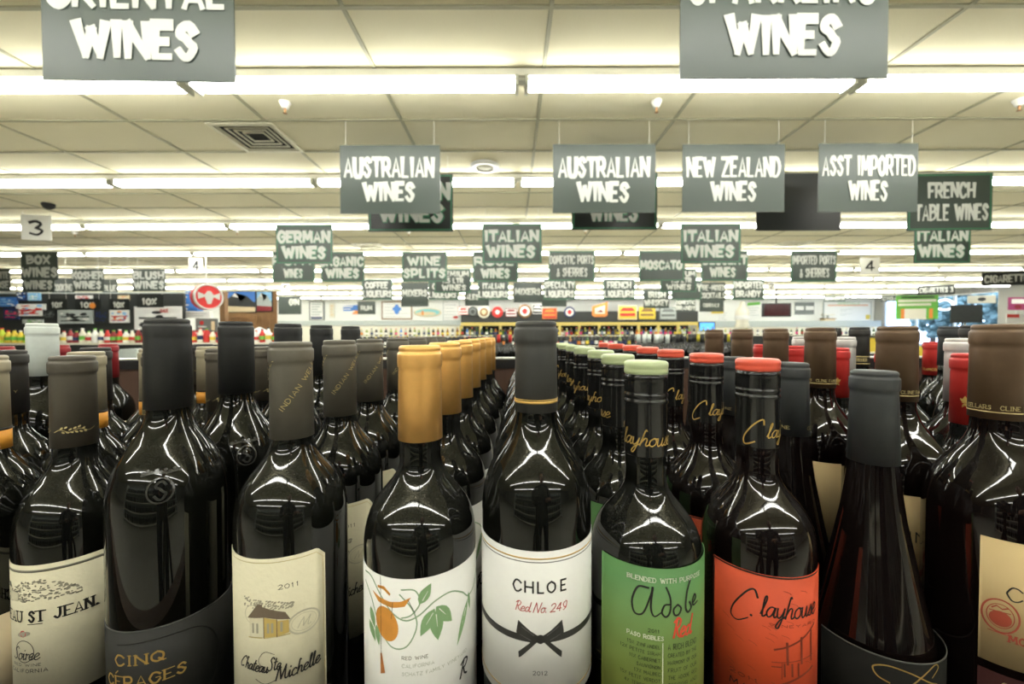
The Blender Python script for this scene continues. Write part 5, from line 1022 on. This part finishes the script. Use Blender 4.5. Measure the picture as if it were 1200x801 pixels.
def skin(name, V, Eg, rad, m, parent=None, root=0):
    me = bpy.data.meshes.new(name); me.from_pydata(V, Eg, []); me.materials.append(m); o = ob(name, me, parent)
    o.modifiers.new('skin', 'SKIN').use_smooth_shade = True
    if not me.skin_vertices: me.attributes.new if False else None
    bpy.context.view_layer.objects.active = o
    sv = me.skin_vertices
    if not sv:
        bm = bmesh.new(); bm.from_mesh(me); bm.verts.layers.skin.verify(); bm.to_mesh(me); bm.free(); sv = me.skin_vertices
    for i, q in enumerate(rad): sv[0].data[i].radius = (q, q) if not isinstance(q, tuple) else q; sv[0].data[i].use_root = (i == root)
    ss = o.modifiers.new('sub', 'SUBSURF'); ss.levels = 2; ss.render_levels = 2; return o
m_clo = mat('dark_navy_clothes', (.014, .016, .026), .8); m_skin = mat('skin', (.45, .25, .17), .5); m_hair = mat('dark_hair', (.02, .014, .01), .6)
pr_ = thing('person', 'person in dark clothes behind the tripod, mirrored in the bottles', 'person', (.16, -.62, 0))
V = [(0, 0, .92), (0, 0, 1.08), (0, .02, 1.28), (0, .03, 1.42), (0, .05, 1.50), (-.10, 0, .88), (-.11, .03, .50), (-.11, -.02, .08), (-.11, .14, .035), (.10, 0, .88), (.12, .03, .50), (.13, -.02, .08), (.13, .14, .035),
     (-.19, .02, 1.40), (-.25, .04, 1.14), (-.20, .30, 1.16), (.19, .02, 1.40), (.25, .04, 1.14), (.05, .32, 1.16)]
Eg = [(0, 1), (1, 2), (2, 3), (3, 4), (0, 5), (5, 6), (6, 7), (7, 8), (0, 9), (9, 10), (10, 11), (11, 12), (3, 13), (13, 14), (14, 15), (3, 16), (16, 17), (17, 18)]
skin('clothed_body', V, Eg, [(.16, .11), (.15, .10), (.18, .11), (.12, .08), .055, .09, .062, .045, .04, .09, .062, .045, .04, .062, .045, .034, .062, .045, .034], m_clo, pr_)
for s, (hx, hy) in ((-1, (-.20, .32)), (1, (.05, .34))):
    V = [(hx, hy-.03, 1.16), (hx, hy+.03, 1.165)]; Eg = [(0, 1)]; rd = [.026, .034]
    for q in range(4):
        b0 = len(V); V += [(hx+(q-1.5)*.019, hy+.062, 1.168), (hx+(q-1.5)*.019, hy+.092-.006*abs(q-1.3), 1.160), (hx+(q-1.5)*.018, hy+.104-.006*abs(q-1.3), 1.138)]; Eg += [(1, b0), (b0, b0+1), (b0+1, b0+2)]; rd += [.010, .0095, .0085]
    b0 = len(V); V += [(hx-s*.045, hy+.02, 1.150), (hx-s*.055, hy+.05, 1.140)]; Eg += [(0, b0), (b0, b0+1)]; rd += [.012, .010]
    skin('hand', V, Eg, rd, m_skin, pr_)
bm = bmesh.new(); bmesh.ops.create_uvsphere(bm, u_segments=24, v_segments=18, radius=1)
for v in bm.verts:
    x, y, z = v.co; v.co = (x*.075*(1-.18*max(0, -z)), y*.095, z*.118)
    if y > 0: v.co.y += .022*math.exp(-((x/.18)**2+((z+.12)/.22)**2))-.010*math.exp(-(((abs(x)-.42)/.2)**2+((z-.08)/.14)**2))+.006*math.exp(-((x/.3)**2+((z+.5)/.1)**2))
hd = ob('head', mk('head', bm, m_skin, True), pr_, (0, .07, 1.62))
bm = bmesh.new(); bmesh.ops.create_uvsphere(bm, u_segments=24, v_segments=16, radius=1)
bmesh.ops.delete(bm, geom=[v for v in bm.verts if v.co.z < -.35 or (v.co.y > .35 and v.co.z < .45)], context='VERTS')
for v in bm.verts: v.co = (v.co.x*.082, v.co.y*.102-.006, v.co.z*.124)
ob('hair', mk('hair', bm, m_hair, True), hd)
for s in (-1, 1):
    bm = bmesh.new(); bmesh.ops.create_uvsphere(bm, u_segments=10, v_segments=8, radius=1); bmesh.ops.scale(bm, vec=(.010, .020, .030), verts=bm.verts); ob('ear', mk('ear', bm, m_skin, True), hd, (s*.076, -.005, -.005))
    bm = bmesh.new(); bmesh.ops.create_uvsphere(bm, u_segments=10, v_segments=8, radius=.011); ob('eye', mk('eye', bm, c_wht, True), hd, (s*.031, .082, .010))
